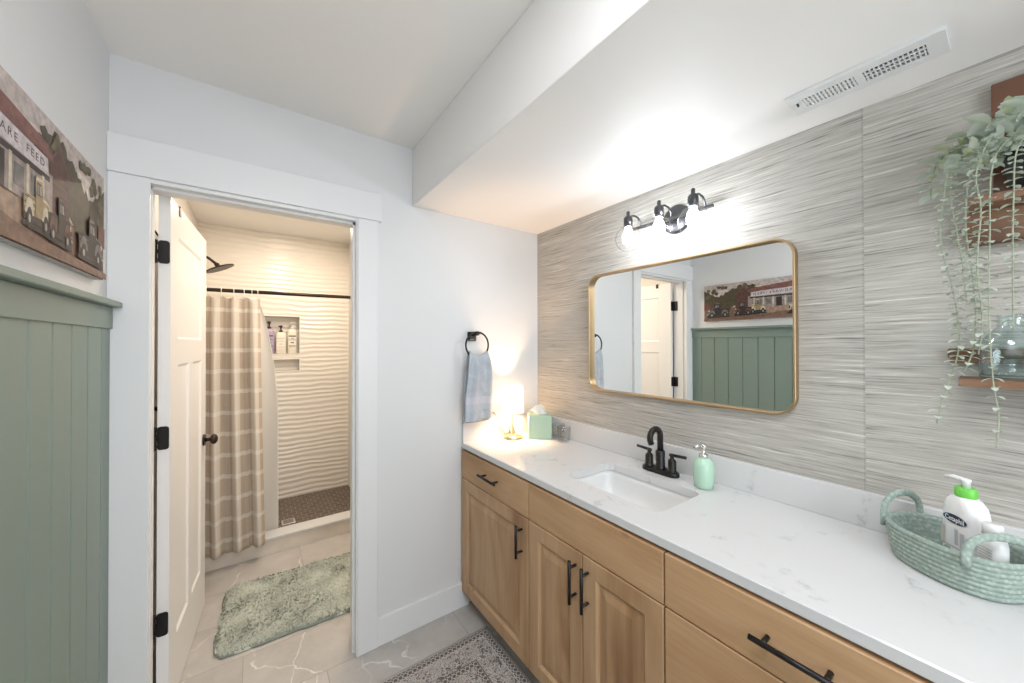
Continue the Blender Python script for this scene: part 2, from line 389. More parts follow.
# ---------------------------------------------------------------- mesh builder
class MB:
    def __init__(s):
        s.v, s.f, s.m, s.s, s.uv = [], [], [], [], {}
    def add(s, verts, faces, mi=0, smooth=False):
        o = len(s.v)
        s.v += [tuple(v) for v in verts]
        for f in faces:
            s.f.append(tuple(i + o for i in f)); s.m.append(mi); s.s.append(smooth)
        return s
    def box(s, x0, x1, y0, y1, z0, z1, mi=0, c=0.0):
        x0, x1 = min(x0, x1), max(x0, x1); y0, y1 = min(y0, y1), max(y0, y1); z0, z1 = min(z0, z1), max(z0, z1)
        if c <= 0:
            v = [(x, y, z) for x in (x0, x1) for y in (y0, y1) for z in (z0, z1)]
            return s.add(v, [(0, 1, 3, 2), (4, 6, 7, 5), (0, 4, 5, 1), (2, 3, 7, 6), (0, 2, 6, 4), (1, 5, 7, 3)], mi)
        X, Y, Z = (x0, x1), (y0, y1), (z0, z1)
        v, idx = [], {}
        for i in (0, 1):
            for j in (0, 1):
                for k in (0, 1):
                    sx, sy, sz = (1 if i == 0 else -1), (1 if j == 0 else -1), (1 if k == 0 else -1)
                    for ax in range(3):
                        p = [X[i] + sx * c, Y[j] + sy * c, Z[k] + sz * c]
                        p[ax] = (X[i], Y[j], Z[k])[ax]
                        idx[(i, j, k, ax)] = len(v); v.append(tuple(p))
        f = []
        for i in (0, 1):
            f.append([idx[(i, j, k, 0)] for j, k in ((0, 0), (1, 0), (1, 1), (0, 1))])
            f.append([idx[(j, i, k, 1)] for j, k in ((0, 0), (1, 0), (1, 1), (0, 1))])
            f.append([idx[(j, k, i, 2)] for j, k in ((0, 0), (1, 0), (1, 1), (0, 1))])
        for i in (0, 1):
            for j in (0, 1):
                f.append([idx[(i, j, 0, 0)], idx[(i, j, 1, 0)], idx[(i, j, 1, 1)], idx[(i, j, 0, 1)]])
                f.append([idx[(i, 0, j, 0)], idx[(i, 1, j, 0)], idx[(i, 1, j, 2)], idx[(i, 0, j, 2)]])
                f.append([idx[(0, i, j, 1)], idx[(1, i, j, 1)], idx[(1, i, j, 2)], idx[(0, i, j, 2)]])
                for k in (0, 1):
                    f.append([idx[(i, j, k, 0)], idx[(i, j, k, 1)], idx[(i, j, k, 2)]]) if False else None
        f = [q for q in f if q]
        for i in (0, 1):
            for j in (0, 1):
                for k in (0, 1):
                    f.append([idx[(i, j, k, 0)], idx[(i, j, k, 1)], idx[(i, j, k, 2)]])
        return s.add(v, f, mi)
    def loft(s, loops, c0=True, c1=True, mi=0, smooth=True, closed=True, wrap=False):
        n = len(loops[0]); o = len(s.v); v = [p for l in loops for p in l]
        f = []
        R = len(loops)
        for a in range(R if wrap else R - 1):
            b = (a + 1) % R
            for i in range(n if closed else n - 1):
                j = (i + 1) % n
                f.append((a * n + i, a * n + j, b * n + j, b * n + i))
        s.add(v, f, mi, smooth)
        if closed and not wrap:
            if c0: s.f.append(tuple(o + i for i in reversed(range(n)))); s.m.append(mi); s.s.append(False)
            if c1: s.f.append(tuple(o + (R - 1) * n + i for i in range(n))); s.m.append(mi); s.s.append(False)
        return s
    def cyl(s, p0, p1, r0, r1=None, n=20, mi=0, caps=True, smooth=True):
        r1 = r0 if r1 is None else r1
        return s.tube([p0, p1], [r0, r1], n, mi, caps, smooth)
    def tube(s, pts, r, n=10, mi=0, caps=True, smooth=True, wrap=False, flat=1.0, flatdir=None):
        pts = [Vector(p) for p in pts]
        rr = r if isinstance(r, (list, tuple)) else [r] * len(pts)
        loops = []; ref = None
        N = len(pts)
        for i, p in enumerate(pts):
            if wrap: t = (pts[(i + 1) % N] - pts[i - 1]).normalized()
            elif i == 0: t = (pts[1] - p).normalized()
            elif i == N - 1: t = (p - pts[i - 1]).normalized()
            else: t = ((pts[i + 1] - p).normalized() + (p - pts[i - 1]).normalized()).normalized()
            if flatdir is not None:
                a = Vector(flatdir); a = (a - t * a.dot(t)).normalized()
            else:
                if ref is None: ref = Vector((0, 0, 1)) if abs(t.z) < .9 else Vector((1, 0, 0))
                a = (ref - t * ref.dot(t)).normalized(); ref = a
            b = t.cross(a)
            loops.append([tuple(p + a * math.cos(2 * PI * k / n) * rr[i] * flat + b * math.sin(2 * PI * k / n) * rr[i]) for k in range(n)])
        return s.loft(loops, caps, caps, mi, smooth, wrap=wrap)
    def lathe(s, prof, c=(0, 0, 0), n=24, mi=0, smooth=True, sx=1.0, sy=1.0):
        loops = [[(c[0] + r * sx * math.cos(2 * PI * k / n), c[1] + r * sy * math.sin(2 * PI * k / n), c[2] + z) for k in range(n)] for r, z in prof]
        return s.loft(loops, prof[0][0] > 1e-4, prof[-1][0] > 1e-4, mi, smooth)
    def ball(s, c, r, n=16, mi=0, sx=1, sy=1, sz=1):
        m = n // 2
        prof = [(max(1e-5, r * math.sin(PI * i / m)), -r * math.cos(PI * i / m) * sz) for i in range(m + 1)]
        return s.lathe(prof, c, n, mi, True, sx, sy)
    def grid(s, fn, nu, nv, mi=0, smooth=True, uvfn=None):
        o = len(s.v)
        s.v += [tuple(fn(i / nu, j / nv)) for i in range(nu + 1) for j in range(nv + 1)]
        if uvfn:
            for i in range(nu + 1):
                for j in range(nv + 1):
                    s.uv[o + i * (nv + 1) + j] = uvfn(i / nu, j / nv)
        for i in range(nu):
            for j in range(nv):
                a = o + i * (nv + 1) + j
                s.f.append((a, a + nv + 1, a + nv + 2, a + 1)); s.m.append(mi); s.s.append(smooth)
        return s
    def poly(s, pts, mi=0):
        return s.add(pts, [tuple(range(len(pts)))], mi)

WLOC = {}
def link(o):
    COL.objects.link(o); return o
def build(name, mb, mats, parent=None, bevel=0, local=False, solid=0, kind=None, label=None, subsurf=0, origin=None, weld=True):
    """verts are in world space; they are moved into the parent's frame unless local"""
    me = bpy.data.meshes.new(name)
    off = Vector(WLOC.get(parent, (0, 0, 0))) if (parent and not local) else Vector((0, 0, 0))
    if origin: off = Vector(origin)
    me.from_pydata([tuple(Vector(v) - off) for v in mb.v], [], mb.f)
    if not isinstance(mats, (list, tuple)): mats = [mats]
    for m in mats: me.materials.append(M[m] if isinstance(m, str) else m)
    me.polygons.foreach_set('material_index', mb.m)
    me.polygons.foreach_set('use_smooth', mb.s)
    if mb.uv:
        uvl = me.uv_layers.new(name='UVMap')
        for lp in me.loops:
            uvl.data[lp.index].uv = mb.uv.get(lp.vertex_index, (0, 0))
    me.update()
    import bmesh
    bm = bmesh.new(); bm.from_mesh(me)
    if weld: bmesh.ops.remove_doubles(bm, verts=bm.verts, dist=1e-6)
    bmesh.ops.recalc_face_normals(bm, faces=bm.faces); bm.to_mesh(me); bm.free()
    o = bpy.data.objects.new(name, me); link(o)
    if parent:
        o.parent = parent
        WLOC[o] = WLOC.get(parent, (0, 0, 0))
    elif origin:
        o.location = origin; WLOC[o] = tuple(origin)
    else: WLOC[o] = (0, 0, 0)
    if solid:
        md = o.modifiers.new('solid', 'SOLIDIFY'); md.thickness = solid; md.offset = 0
    if subsurf:
        md = o.modifiers.new('sub', 'SUBSURF'); md.levels = subsurf; md.render_levels = subsurf
    if bevel:
        md = o.modifiers.new('bevel', 'BEVEL'); md.width = bevel; md.segments = 2; md.limit_method = 'ANGLE'; md.angle_limit = math.radians(40)
    if kind: o['kind'] = kind
    if label: o['label'] = label
    return o
def tag(o, label, cat, group=None):
    o['label'] = label; o['category'] = cat
    if group: o['group'] = group
    return o
def thing(name, loc, label, cat, group=None, rz=0):
    o = bpy.data.objects.new(name, None); o.empty_display_size = .05
    o.location = loc; o.rotation_euler = (0, 0, rz); link(o)
    WLOC[o] = tuple(loc)
    return tag(o, label, cat, group)
def copy_tree(o, parent=None):
    c = o.copy(); link(c)
    if parent:
        c.parent = parent
    WLOC[c] = WLOC.get(o, (0, 0, 0))
    for ch in [k for k in list(bpy.data.objects) if k.parent == o]:
        copy_tree(ch, c)
    return c
def struct(name, mb, mats, label=None, parent=None, **k):
    o = build(name, mb, mats, parent, **k)
    if not parent:
        o['kind'] = 'structure'
        if label: o['label'] = label
    return o
def text_into(mb, s, size, place, mi=0, spacing=1.0, bold=0.0):
    """flat letters; place(x, y) -> world point"""
    c = bpy.data.curves.new('letters', 'FONT'); c.body = s; c.size = size; c.align_x = 'CENTER'; c.align_y = 'CENTER'; c.space_character = spacing; c.offset = bold
    c.resolution_u = 3
    o = bpy.data.objects.new('letters', c); COL.objects.link(o)
    dg = bpy.context.evaluated_depsgraph_get(); dg.update()
    me = bpy.data.meshes.new_from_object(o.evaluated_get(dg))
    mb.add([place(v.co.x, v.co.y) for v in me.vertices], [tuple(p.vertices) for p in me.polygons], mi)
    bpy.data.objects.remove(o); bpy.data.curves.remove(c); bpy.data.meshes.remove(me)
def rrect(cx, cy, w, h, r, k=6):
    """rounded rectangle, counter clockwise, 4*(k+1) points"""
    out = []
    for (sx, sy, a0) in ((1, 1, 0), (-1, 1, PI / 2), (-1, -1, PI), (1, -1, 1.5 * PI)):
        ox, oy = cx + sx * (w / 2 - r), cy + sy * (h / 2 - r)
        for i in range(k + 1):
            a = a0 + PI / 2 * i / k
            out.append((ox + r * math.cos(a), oy + r * math.sin(a)))
    return out

# ================================================================ SETTING
XL, XR, YR = -1.865, 0.0, -3.1
ZC, ZS, SW = 2.41, 2.12, -.816
WT = .115                       # back wall thickness
OX0, OX1, OZ = -1.772, -1.083, 1.992   # door opening
mb = MB()
mb.box(-2.0, .12, YR - .1, 1.29, -.06, 0)
struct('floor', mb, 'tile_floor', 'grey veined tile floor')
mb = MB(); mb.box(-2.0, .12, YR - .1, 2.2, ZC, ZC + .06)
struct('ceiling', mb, 'ceiling', 'white ceiling')
mb = MB(); mb.box(SW, 0, YR, 0, ZS, ZC)
struct('ceiling_soffit', mb, 'soffit', 'white dropped soffit above the vanity', bevel=.004)
mb = MB()
mb.box(-2.0, OX0 - .02, 0, WT, 0, ZC); mb.box(OX1 + .02, .12, 0, WT, 0, ZC); mb.box(OX0 - .02, OX1 + .02, 0, WT, OZ + .02, ZC)
struct('wall_back', mb, 'white_wall', 'white wall with the doorway')
mb = MB(); mb.box(0, .12, YR, 0, 0, ZC)
struct('wall_right', mb, 'grasscloth', 'wall covered in grey woven grasscloth above the vanity')
mb = MB(); mb.box(-2.0, XL, YR, 0, 0, ZC)
struct('wall_left', mb, 'white_wall', 'white wall above the sage wainscot')
mb = MB(); mb.box(-2.0, .12, YR - .1, YR, 0, ZC)
struct('wall_rear', mb, 'white_wall')
# made-up window frame and glowing pane, added around the rear fill light
mb = MB()
for a in ((-1.56, -1.50, .80, 2.10), (-.50, -.44, .80, 2.10), (-1.50, -.50, .80, .85), (-1.50, -.50, 2.05, 2.10), (-1.015, -.985, .85, 2.05)):
    mb.box(a[0], a[1], YR, YR + .022, a[2], a[3], c=.002)
fill_frame = struct('added_window_1', mb, 'trim', 'white window frame added in the rear wall around a fill light')
mb = MB(); mb.box(-1.50, -.50, YR + .001, YR + .006, .85, 2.05)
build('added_glow_pane', mb, emit('added fill glow pane', (.90, .95, 1.0), 1.5), fill_frame)  # glowing pane added as extra fill, out of view
# bathroom beyond the doorway
BXL, BY = -1.84, 2.05
mb = MB(); mb.box(-2.0, BXL, WT, 2.2, 0, ZC)
struct('wall_bathroom_left', mb, 'cream_wall', 'cream wall of the shower room')
mb = MB(); mb.box(-.42, -.30, WT, 1.19, 0, ZC); mb.box(-.71, -.30, 1.19, 2.2, 0, ZC)
struct('wall_bathroom_right', mb, 'cream_wall')
mb = MB()
NX0, NX1, NA0, NA1, NB0, NB1 = -1.44, -1.128, 1.342, 1.675, 1.187, 1.290
mb.box(BXL, NX0, BY, 2.2, 0, ZC); mb.box(NX1, -.71, BY, 2.2, 0, ZC)
mb.box(NX0, NX1, BY, 2.2, 0, NB0); mb.box(NX0, NX1, BY, 2.2, NB1, NA0); mb.box(NX0, NX1, BY, 2.2, NA1, ZC)
mb.box(NX0, NX1, BY + .09, 2.2, NB0, NB1); mb.box(NX0, NX1, BY + .09, 2.2, NA0, NA1)
struct('wall_shower', mb, 'wave_tile', 'cream wavy tiled shower wall with two niches')
nt_ = MB()
for (z0, z1) in ((NA0, NA1), (NB0, NB1)):
    t = .009
    for a in ((NX0 - t, NX0, z0 - t, z1 + t), (NX1, NX1 + t, z0 - t, z1 + t), (NX0, NX1, z0 - t, z0), (NX0, NX1, z1, z1 + t)):
        nt_.box(a[0], a[1], BY - .005, BY + .003, a[2], a[3])
struct('trim_niche', nt_, 'cream_wall', 'pale edging around the shower niches')
mb = MB(); mb.box(-2.0, -.30, 1.295, 2.2, -.06, .048)
struct('floor_shower', mb, 'pan', 'brown mosaic shower floor')
mb = MB(); mb.box(BXL, -.71, 1.19, 1.30, 0, .100)
struct('trim_curb', mb, 'curb_tile', 'tiled shower curb')
mb = MB(); mb.box(BXL, -.71, 1.180, 1.305, .100, .115, c=.002)
struct('trim_curb_cap', mb, 'quartz', 'white slab on the shower curb')
# door trim
mb = MB(); mb.box(XL, -1.762, -.018, 0, 0, 2.006, c=.002)
struct('trim_casing_left', mb, 'trim', 'white door casing')
mb = MB(); mb.box(-1.078, -.989, -.018, 0, 0, 2.006, c=.002)
struct('trim_casing_right', mb, 'trim', 'white door casing')
mb = MB(); mb.box(XL, -.972, -.024, 0, 2.006, 2.137, c=.002)
struct('trim_header', mb, 'trim', 'white flat header board over the doorway')
mb = MB()
mb.box(OX0 - .02, OX0, -.012, WT, 0, OZ); mb.box(OX1, OX1 + .02, -.012, WT, 0, OZ); mb.box(OX0 - .02, OX1 + .02, -.012, WT, OZ, OZ + .02)
mb.box(OX0, OX0 + .010, .02, .062, 0, OZ); mb.box(OX1 - .010, OX1, .02, .062, 0, OZ); mb.box(OX0, OX1, .02, .062, OZ - .010, OZ)
struct('trim_jamb', mb, 'trim', 'white door jamb with stop')
mb = MB(); mb.box(-.989, -.50, -.015, 0, 0, .132, c=.002)
struct('baseboard_back', mb, 'trim', 'white baseboard between casing and vanity')
mb = MB(); mb.box(-.42 - .012, -.42, WT, 1.19, 0, .12); mb.box(-1.06, -.42, WT, WT + .012, 0, .12)
struct('baseboard_bathroom', mb, 'trim')

# wainscot on the left wall
wz = 1.478
root = MB()
def groove_panel(mb, y_edges, x_face, z0, z1):
    g, dp = .004, .006
    for a, b in zip(y_edges[:-1], y_edges[1:]):
        lo, hi = a + g, b - g
        mb.box(XL, x_face - dp, a, b, z0, z1)
        mb.add([(x_face - dp, a, z0), (x_face - dp, a, z1), (x_face, lo, z1), (x_face, lo, z0)], [(0, 1, 2, 3)])
        mb.add([(x_face, lo, z0), (x_face, lo, z1), (x_face, hi, z1), (x_face, hi, z0)], [(0, 1, 2, 3)])
        mb.add([(x_face, hi, z0), (x_face, hi, z1), (x_face - dp, b, z1), (x_face - dp, b, z0)], [(0, 1, 2, 3)])
edges = [-.0185]
yy = -.104
while yy > YR: edges.append(yy); yy -= .1125
edges.append(YR)
groove_panel(root, edges[::-1], -1.855, .0, wz + .01)
wains = struct('wainscot', root, 'sage', 'sage green vertical board wainscot on the left wall')
mb = MB(); mb.box(XL, -1.849, YR, -.0185, wz, 1.548, c=.0015); build('frieze_board', mb, 'sage', wains)
mb = MB(); mb.box(XL, -1.826, YR, -.0185, 1.548, 1.567, c=.003); build('cap_rail', mb, 'sage', wains)

# ================================================================ DOOR
DW, DH, DT = .700, 1.985, .035
door = thing('door_1', (-1.727, .1165, .008), 'white panelled door standing open into the shower room', 'door', rz=math.radians(86.2))
door['kind'] = 'structure'
del door['category']
def panel_slab(w, h, t, panels, rec=.007, bev=.010):
    """slab x 0..w, y 0..t, z 0..h with recessed panels on both faces; panels: (x0,x1,z0,z1)"""
    mb = MB()
    xs = sorted({0, w, *[p[0] for p in panels], *[p[1] for p in panels]})
    zs = sorted({0, h, *[p[2] for p in panels], *[p[3] for p in panels]})
    def inside(xc, zc): return any(p[0] < xc < p[1] and p[2] < zc < p[3] for p in panels)
    for y, sgn in ((0, 1), (t, -1)):
        for a, b in zip(xs[:-1], xs[1:]):
            for c_, d in zip(zs[:-1], zs[1:]):
                if not inside((a + b) / 2, (c_ + d) / 2):
                    mb.poly([(a, y, c_), (b, y, c_), (b, y, d), (a, y, d)])
        for (a, b, c_, d) in panels:
            yi = y + sgn * rec
            o = [(a, y, c_), (b, y, c_), (b, y, d), (a, y, d)]
            q = [(a + bev, yi, c_ + bev), (b - bev, yi, c_ + bev), (b - bev, yi, d - bev), (a + bev, yi, d - bev)]
            for i in range(4):
                j = (i + 1) % 4
                mb.poly([o[i], o[j], q[j], q[i]])
            mb.poly(q)
    for (a, b) in (((0, 0), (w, 0)), ((0, h), (w, h))):
        mb.poly([(a[0], 0, a[1]), (b[0], 0, b[1]), (b[0], t, b[1]), (a[0], t, a[1])])
    for x in (0, w):
        mb.poly([(x, 0, 0), (x, t, 0), (x, t, h), (x, 0, h)])
    return mb
build('door_slab', panel_slab(DW, DH, DT, [(.115, .585, 1.44, 1.86), (.115, .315, .24, 1.335), (.385, .585, .24, 1.335)]), 'door', door, local=True)
for hz in (1.778, 1.070, .366):
    h = MB()
    zc_ = hz - .008
    # leaf on the hinge edge of the slab, rounded corners
    pts = rrect(DT / 2 + .001, zc_, DT * .96, .088, .010, 4)
    h.loft([[(-.0005, a, b) for a, b in pts], [(-.0035, a, b) for a, b in pts]], smooth=False)
    for i in range(5):
        zz = zc_ - .044 + .0176 * i
        if i % 2 == 0: h.cyl((-.006, DT + .006, zz + .0008), (-.006, DT + .006, zz + .0168), .0062, n=12)
        else: h.cyl((-.006, DT + .006, zz), (-.006, DT + .006, zz + .0176), .0050, n=12)
    h.box(-.046, -.006, .0395, .0418, zc_ - .044, zc_ + .044)
    build('hinge', h, 'black', door, local=True, label='black door hinge')
k = MB()
kx, kz = DW - .060, .908
k.cyl((kx, -.001, kz), (kx, -.008, kz), .031, .029, n=28); k.cyl((kx, -.008, kz), (kx, -.035, kz), .010, n=18)
prof = [(1e-5, 0), (.016, .001), (.024, .006), (.027, .014), (.024, .023), (.014, .030), (1e-5, .032)]
k.loft([[(kx + r * math.cos(2 * PI * i / 24), -.030 - z, kz + r * math.sin(2 * PI * i / 24)) for i in range(24)] for r, z in prof], False, False)
k.cyl((kx, DT + .001, kz), (kx, DT + .008, kz), .031, .029, n=28); k.cyl((kx, DT + .008, kz), (kx, DT + .032, kz), .010, n=18)
k.ball((kx, DT + .048, kz), .026)
build('door_knob', k, 'bronze', door, local=True, label='dark bronze round door knob')
# over-door hook
h = MB()
h.box(.12, .145, -.003, -.0008, DH - .035, DH + .004); h.box(.12, .145, -.003, DT + .003, DH + .0016, DH + .004); h.box(.12, .145, DT + .0008, DT + .003, DH - .12, DH + .004)
h.tube([(.1325, DT + .003, DH - .11), (.1325, DT + .03, DH - .125), (.1325, DT + .045, DH - .10)], .004)
hk = build('door_hook', h, 'bronze', local=True, origin=None)
hk.location = (-1.727, .1165, .008); hk.rotation_euler = (0, 0, math.radians(86.2))
tag(hk, 'small dark metal hook hung over the top of the open white door', 'hook')

# ================================================================ VANITY
XF = -.53          # cabinet face
def pull_handle(parent, p0, p1, out=.032, r=.0058):
    p0, p1 = Vector(p0), Vector(p1)
    d = (p1 - p0).normalized(); L = (p1 - p0).length
    n = Vector((-out, 0, 0))
    h = MB()
    h.cyl(p0 + n, p1 + n, r, n=14)
    for f in (.16, .84):
        q = p0 + d * L * f
        h.cyl(q, q + n, r * .85, n=12)
    return build('handle', h, 'black', parent, label='matte black bar handle')
def raised_door(y0, y1, z0, z1):
    """frame with a bevelled inner edge, front towards -x"""
    xb, xf = XF + .004, XF - .016
    fw = .058
    def lp(i, x): return [(x, y0 + i, z0 + i), (x, y1 - i, z0 + i), (x, y1 - i, z1 - i), (x, y0 + i, z1 - i)]
    fr = MB().loft([lp(0, xb), lp(0, xf + .003), lp(.003, xf), lp(fw, xf), lp(fw + .010, xf + .009), lp(fw + .010, xb)], False, False, smooth=False)
    fr.poly(lp(0, xb))
    i = fw + .0102
    pn = MB().loft([lp(i, xb - .001), lp(i, xf + .0090), lp(i + .006, xf + .0090), lp(i + .034, xf + .003)], True, True, smooth=False)
    return fr, pn
def drawer_front(y0, y1, z0, z1):
    return MB().box(XF + .004, XF - .016, y0, y1, z0, z1, c=.002)
G = .0022
def cabinet(y0, y1, label):
    c = thing('vanity_cabinet', (XF / 2, (y0 + y1) / 2, 0), label, 'cabinet')
    b = MB()
    yb0, yb1 = min(y0, y1) + .0006, max(y0, y1) - .0006
    b.box(XF + .005, XF + .022, yb0, yb1, .095, .858)                # face frame
    b.box(XF + .022, -.004, yb0, yb0 + .016, .095, .858); b.box(XF + .022, -.004, yb1 - .016, yb1, .095, .858)
    b.box(XF + .022, -.004, yb0 + .016, yb1 - .016, .095, .112); b.box(-.012, -.004, yb0 + .016, yb1 - .016, .112, .858)
    build('carcass', b, 'wood_v', c)
    t = MB(); t.box(XF + .055, XF + .07, yb0, yb1, 0, .095)
    build('toe_kick', t, 'toe', c)
    return c
zt, zm, zb_ = .851, .7045, .092
# nearest the doorway
c = cabinet(-.002, -.600, 'wooden vanity cabinet nearest the doorway, one small drawer over one door')
d = build('drawer', drawer_front(-.600 + G, -.012, zm + G, zt), 'wood_h', c)
pull_handle(d, (XF - .016, -.238, .786), (XF - .016, -.390, .786))
fr, pn = raised_door(-.600 + G, -.012, zb_, zm - G)
d = build('door', fr, 'wood_v', c); build('panel', pn, 'wood_v', d); pull_handle(d, (XF - .016, -.555, .668), (XF - .016, -.555, .534))
# under the sink
c = cabinet(-.600, -1.2035, 'wooden vanity cabinet under the sink with a pair of panelled doors')
build('false_drawer_front', drawer_front(-1.2035 + G, -.600 - G, zm + G, zt), 'wood_h', c)
for (a, b_, hy) in ((-.899 + G * .6, -.600 - G, -.868), (-1.2035 + G, -.899 - G * .6, -.925)):
    fr, pn = raised_door(a, b_, zb_, zm - G)
    d = build('door', fr, 'wood_v', c); build('panel', pn, 'wood_v', d); pull_handle(d, (XF - .016, hy, .676), (XF - .016, hy, .528))
# drawers nearest the camera
c = cabinet(-1.2035, -2.0, 'wooden vanity cabinet of wide drawers at the near end of the counter')
for (z0, z1) in ((zm + G, zt), (.40 + G, zm - G), (zb_, .40 - G)):
    d = build('drawer', drawer_front(-2.0 + G, -1.2035 - G, z0, z1), 'wood_h', c)
    pull_handle(d, (XF - .016, -1.425, (z0 + z1) / 2 + .003), (XF - .016, -1.582, (z0 + z1) / 2 + .003), r=.0062)

# countertop with sink cut-out
CT, CB, CX = .890, .860, -.544
CY0 = -2.02
SX0, SX1, SY0, SY1 = -.425, -.158, -1.113, -.695
scx, scy, sw_, sh_ = (SX0 + SX1) / 2, (SY0 + SY1) / 2, SX1 - SX0, SY1 - SY0
K = 8
def make_block(name, m_): 
    me = bpy.data.meshes.new(name); me.from_pydata(m_.v, [], m_.f)
    import bmesh
    bm = bmesh.new(); bm.from_mesh(me); bmesh.ops.remove_doubles(bm, verts=bm.verts, dist=1e-6); bmesh.ops.recalc_face_normals(bm, faces=bm.faces); bm.to_mesh(me); bm.free()
    o = bpy.data.objects.new(name, me); COL.objects.link(o); return o
slab = make_block('slab', MB().box(CX, -.001, CY0, -.001, CB, CT, c=.003))
cutter = make_block('cutter', MB().loft([[(x, y, z) for x, y in rrect(scx, scy, sw_, sh_, .034, K)] for z in (CB - .05, CT + .05)], smooth=False))
md = slab.modifiers.new('cut', 'BOOLEAN'); md.object = cutter; md.operation = 'DIFFERENCE'; md.solver = 'EXACT'
dg = bpy.context.evaluated_depsgraph_get(); dg.update()
cut = bpy.data.meshes.new_from_object(slab.evaluated_get(dg))
mb = MB(); mb.add([tuple(v.co) for v in cut.vertices], [tuple(p.vertices) for p in cut.polygons])
bpy.data.objects.remove(slab); bpy.data.objects.remove(cutter)
ctop = build('countertop', mb, 'quartz')
tag(ctop, 'long white veined quartz countertop on the wooden vanity', 'countertop')
mb = MB(); mb.box(-.020, -.001, CY0, -.001, CT, .9933, c=.0015); build('backsplash', mb, 'quartz', ctop)
mb = MB(); mb.box(CX + .004, -.0205, -.020, -.001, CT, .9933, c=.0015); build('side_splash', mb, 'quartz', ctop)
# undermount sink
mb = MB()
def sl(inset, z, r=.034, dx=0.): return [(x + dx, y, z) for x, y in rrect(scx, scy, sw_ + .012 - 2 * inset, sh_ + .012 - 2 * inset, r, K)]
lo = [sl(-.02, CB - .0042, .04), sl(0, CB - .0042), sl(.001, .835, .036), sl(.004, .805, .040), sl(.012, .775, .045), sl(.030, .752, .05), sl(.060, .742, .05), sl(.10, .738, .03)]
mb.loft(lo, False, True)
sk = build('sink', mb, 'ceramic', solid=.006)
tag(sk, 'white rectangular undermount sink set into the countertop', 'sink')
mb = MB(); mb.lathe([(.026, 0), (.026, .003), (.020, .004), (.018, .002), (1e-5, .0015)], (scx, scy, .7415), 24)
build('drain', mb, 'bronze', sk)

# faucet
FX, FY = -.088, -.905
fa = thing('faucet', (FX, FY, CT), 'matte black two lever faucet with a gooseneck spout behind the sink', 'faucet')
mb = MB()
pts = rrect(FX, FY, .052, .160, .026, 8)
mb.loft([[(x, y, CT + .0003) for x, y in pts], [(x, y, CT + .012) for x, y in pts], [(FX + (x - FX) * .92, FY + (y - FY) * .97, CT + .018) for x, y in pts]], smooth=False)
build('base_plate', mb, 'black', fa, bevel=.002)
mb = MB()
mb.lathe([(.021, .016), (.021, .024), (.0185, .028), (.0185, .088), (.0165, .092), (.0125, .094)], (FX, FY, CT), 24)
path = [(FX, FY, CT + .09), (FX, FY, CT + .150)]
R = .036
for i in range(0, 13):
    a = PI * i / 12 * 1.08
    path.append((FX - R + R * math.cos(a), FY, CT + .152 + R * .92 * math.sin(a)))
path.append((path[-1][0] + .006, FY, path[-1][2] - .014))
mb.tube(path, .0122, 18)
build('spout', mb, 'black', fa)
for s in (1, -1):
    y = FY + s * .052
    mb = MB(); mb.lathe([(.019, .016), (.019, .021), (.016, .024), (.016, .060), (.0135, .066), (.0075, .070), (.0075, .082)], (FX, y, CT), 22)
    h = build('handle', mb, 'black', fa)
    mb = MB(); mb.tube([(FX, y - s * .010, CT + .084), (FX, y + s * .058, CT + .088)], .0062, 12); mb.ball((FX, y, CT + .083), .009, 12)
    build('lever', mb, 'black', h)

# soap dispenser
sx_, sy_ = -.098, -1.088
so = thing('soap_dispenser', (sx_, sy_, CT), 'mint green soap dispenser with a silver pump beside the faucet', 'soap dispenser')
mb = MB(); mb.lathe([(.026, .0003), (.031, .003), (.033, .02), (.0365, .055), (.035, .085), (.030, .101), (.019, .110), (.015, .112)], (sx_, sy_, CT), 32)
build('bottle', mb, 'mint', so)
mb = MB(); mb.lathe([(.016, .111), (.016, .122), (.0125, .125), (.006, .126), (.006, .146), (.011, .147), (.012, .156), (.009, .160), (1e-5, .161)], (sx_, sy_, CT), 22)
mb.tube([(sx_, sy_, CT + .153), (sx_ - .022, sy_ + .012, CT + .155), (sx_ - .033, sy_ + .018, CT + .149)], [.006, .0048, .004], 10)
build('pump', mb, 'chrome', so, label='silver pump head')

# table lamp
lx, ly = -.262, -.095
la = thing('table_lamp', (lx, ly, CT), 'small lit table lamp with a white drum shade in the counter corner', 'lamp')
mb = MB(); mb.lathe([(.056, .0003), (.057, .004), (.054, .013), (.030, .019), (.008, .022)], (lx, ly, CT), 36)
build('base', mb, 'lampbrass', la)
mb = MB(); mb.cyl((lx, ly, CT + .02), (lx, ly, CT + .168), .0045, n=14); mb.cyl((lx, ly, CT + .150), (lx, ly, CT + .178), .013, n=16)
for a in (0, 2 * PI / 3, 4 * PI / 3):
    mb.tube([(lx, ly, CT + .155), (lx + .057 * math.cos(a), ly + .057 * math.sin(a), CT + .160)], .0014, 6)
build('stem', mb, 'lampbrass', la)
mb = MB(); R0 = .059
mb.loft([[(lx + r * math.cos(2 * PI * k / 48), ly + r * math.sin(2 * PI * k / 48), CT + z) for k in range(48)] for r, z in ((R0, .150), (R0 - .001, .222), (R0 - .002, .294))], False, False)
for z_, r_ in ((.150, R0), (.294, R0 - .002)):
    mb.tube([(lx + r_ * math.cos(2 * PI * k / 40), ly + r_ * math.sin(2 * PI * k / 40), CT + z_) for k in range(40)], .0014, 6, wrap=True)
build('lamp_shade', mb, 'shade', la, label='glowing white drum shade')
mb = MB(); mb.ball((lx, ly, CT + .190), .019, 14, sz=1.2)
build('bulb', mb, 'lamp_bulb', la)
mb = MB()
cord = [(lx + .03, ly + .045, CT + .006)]
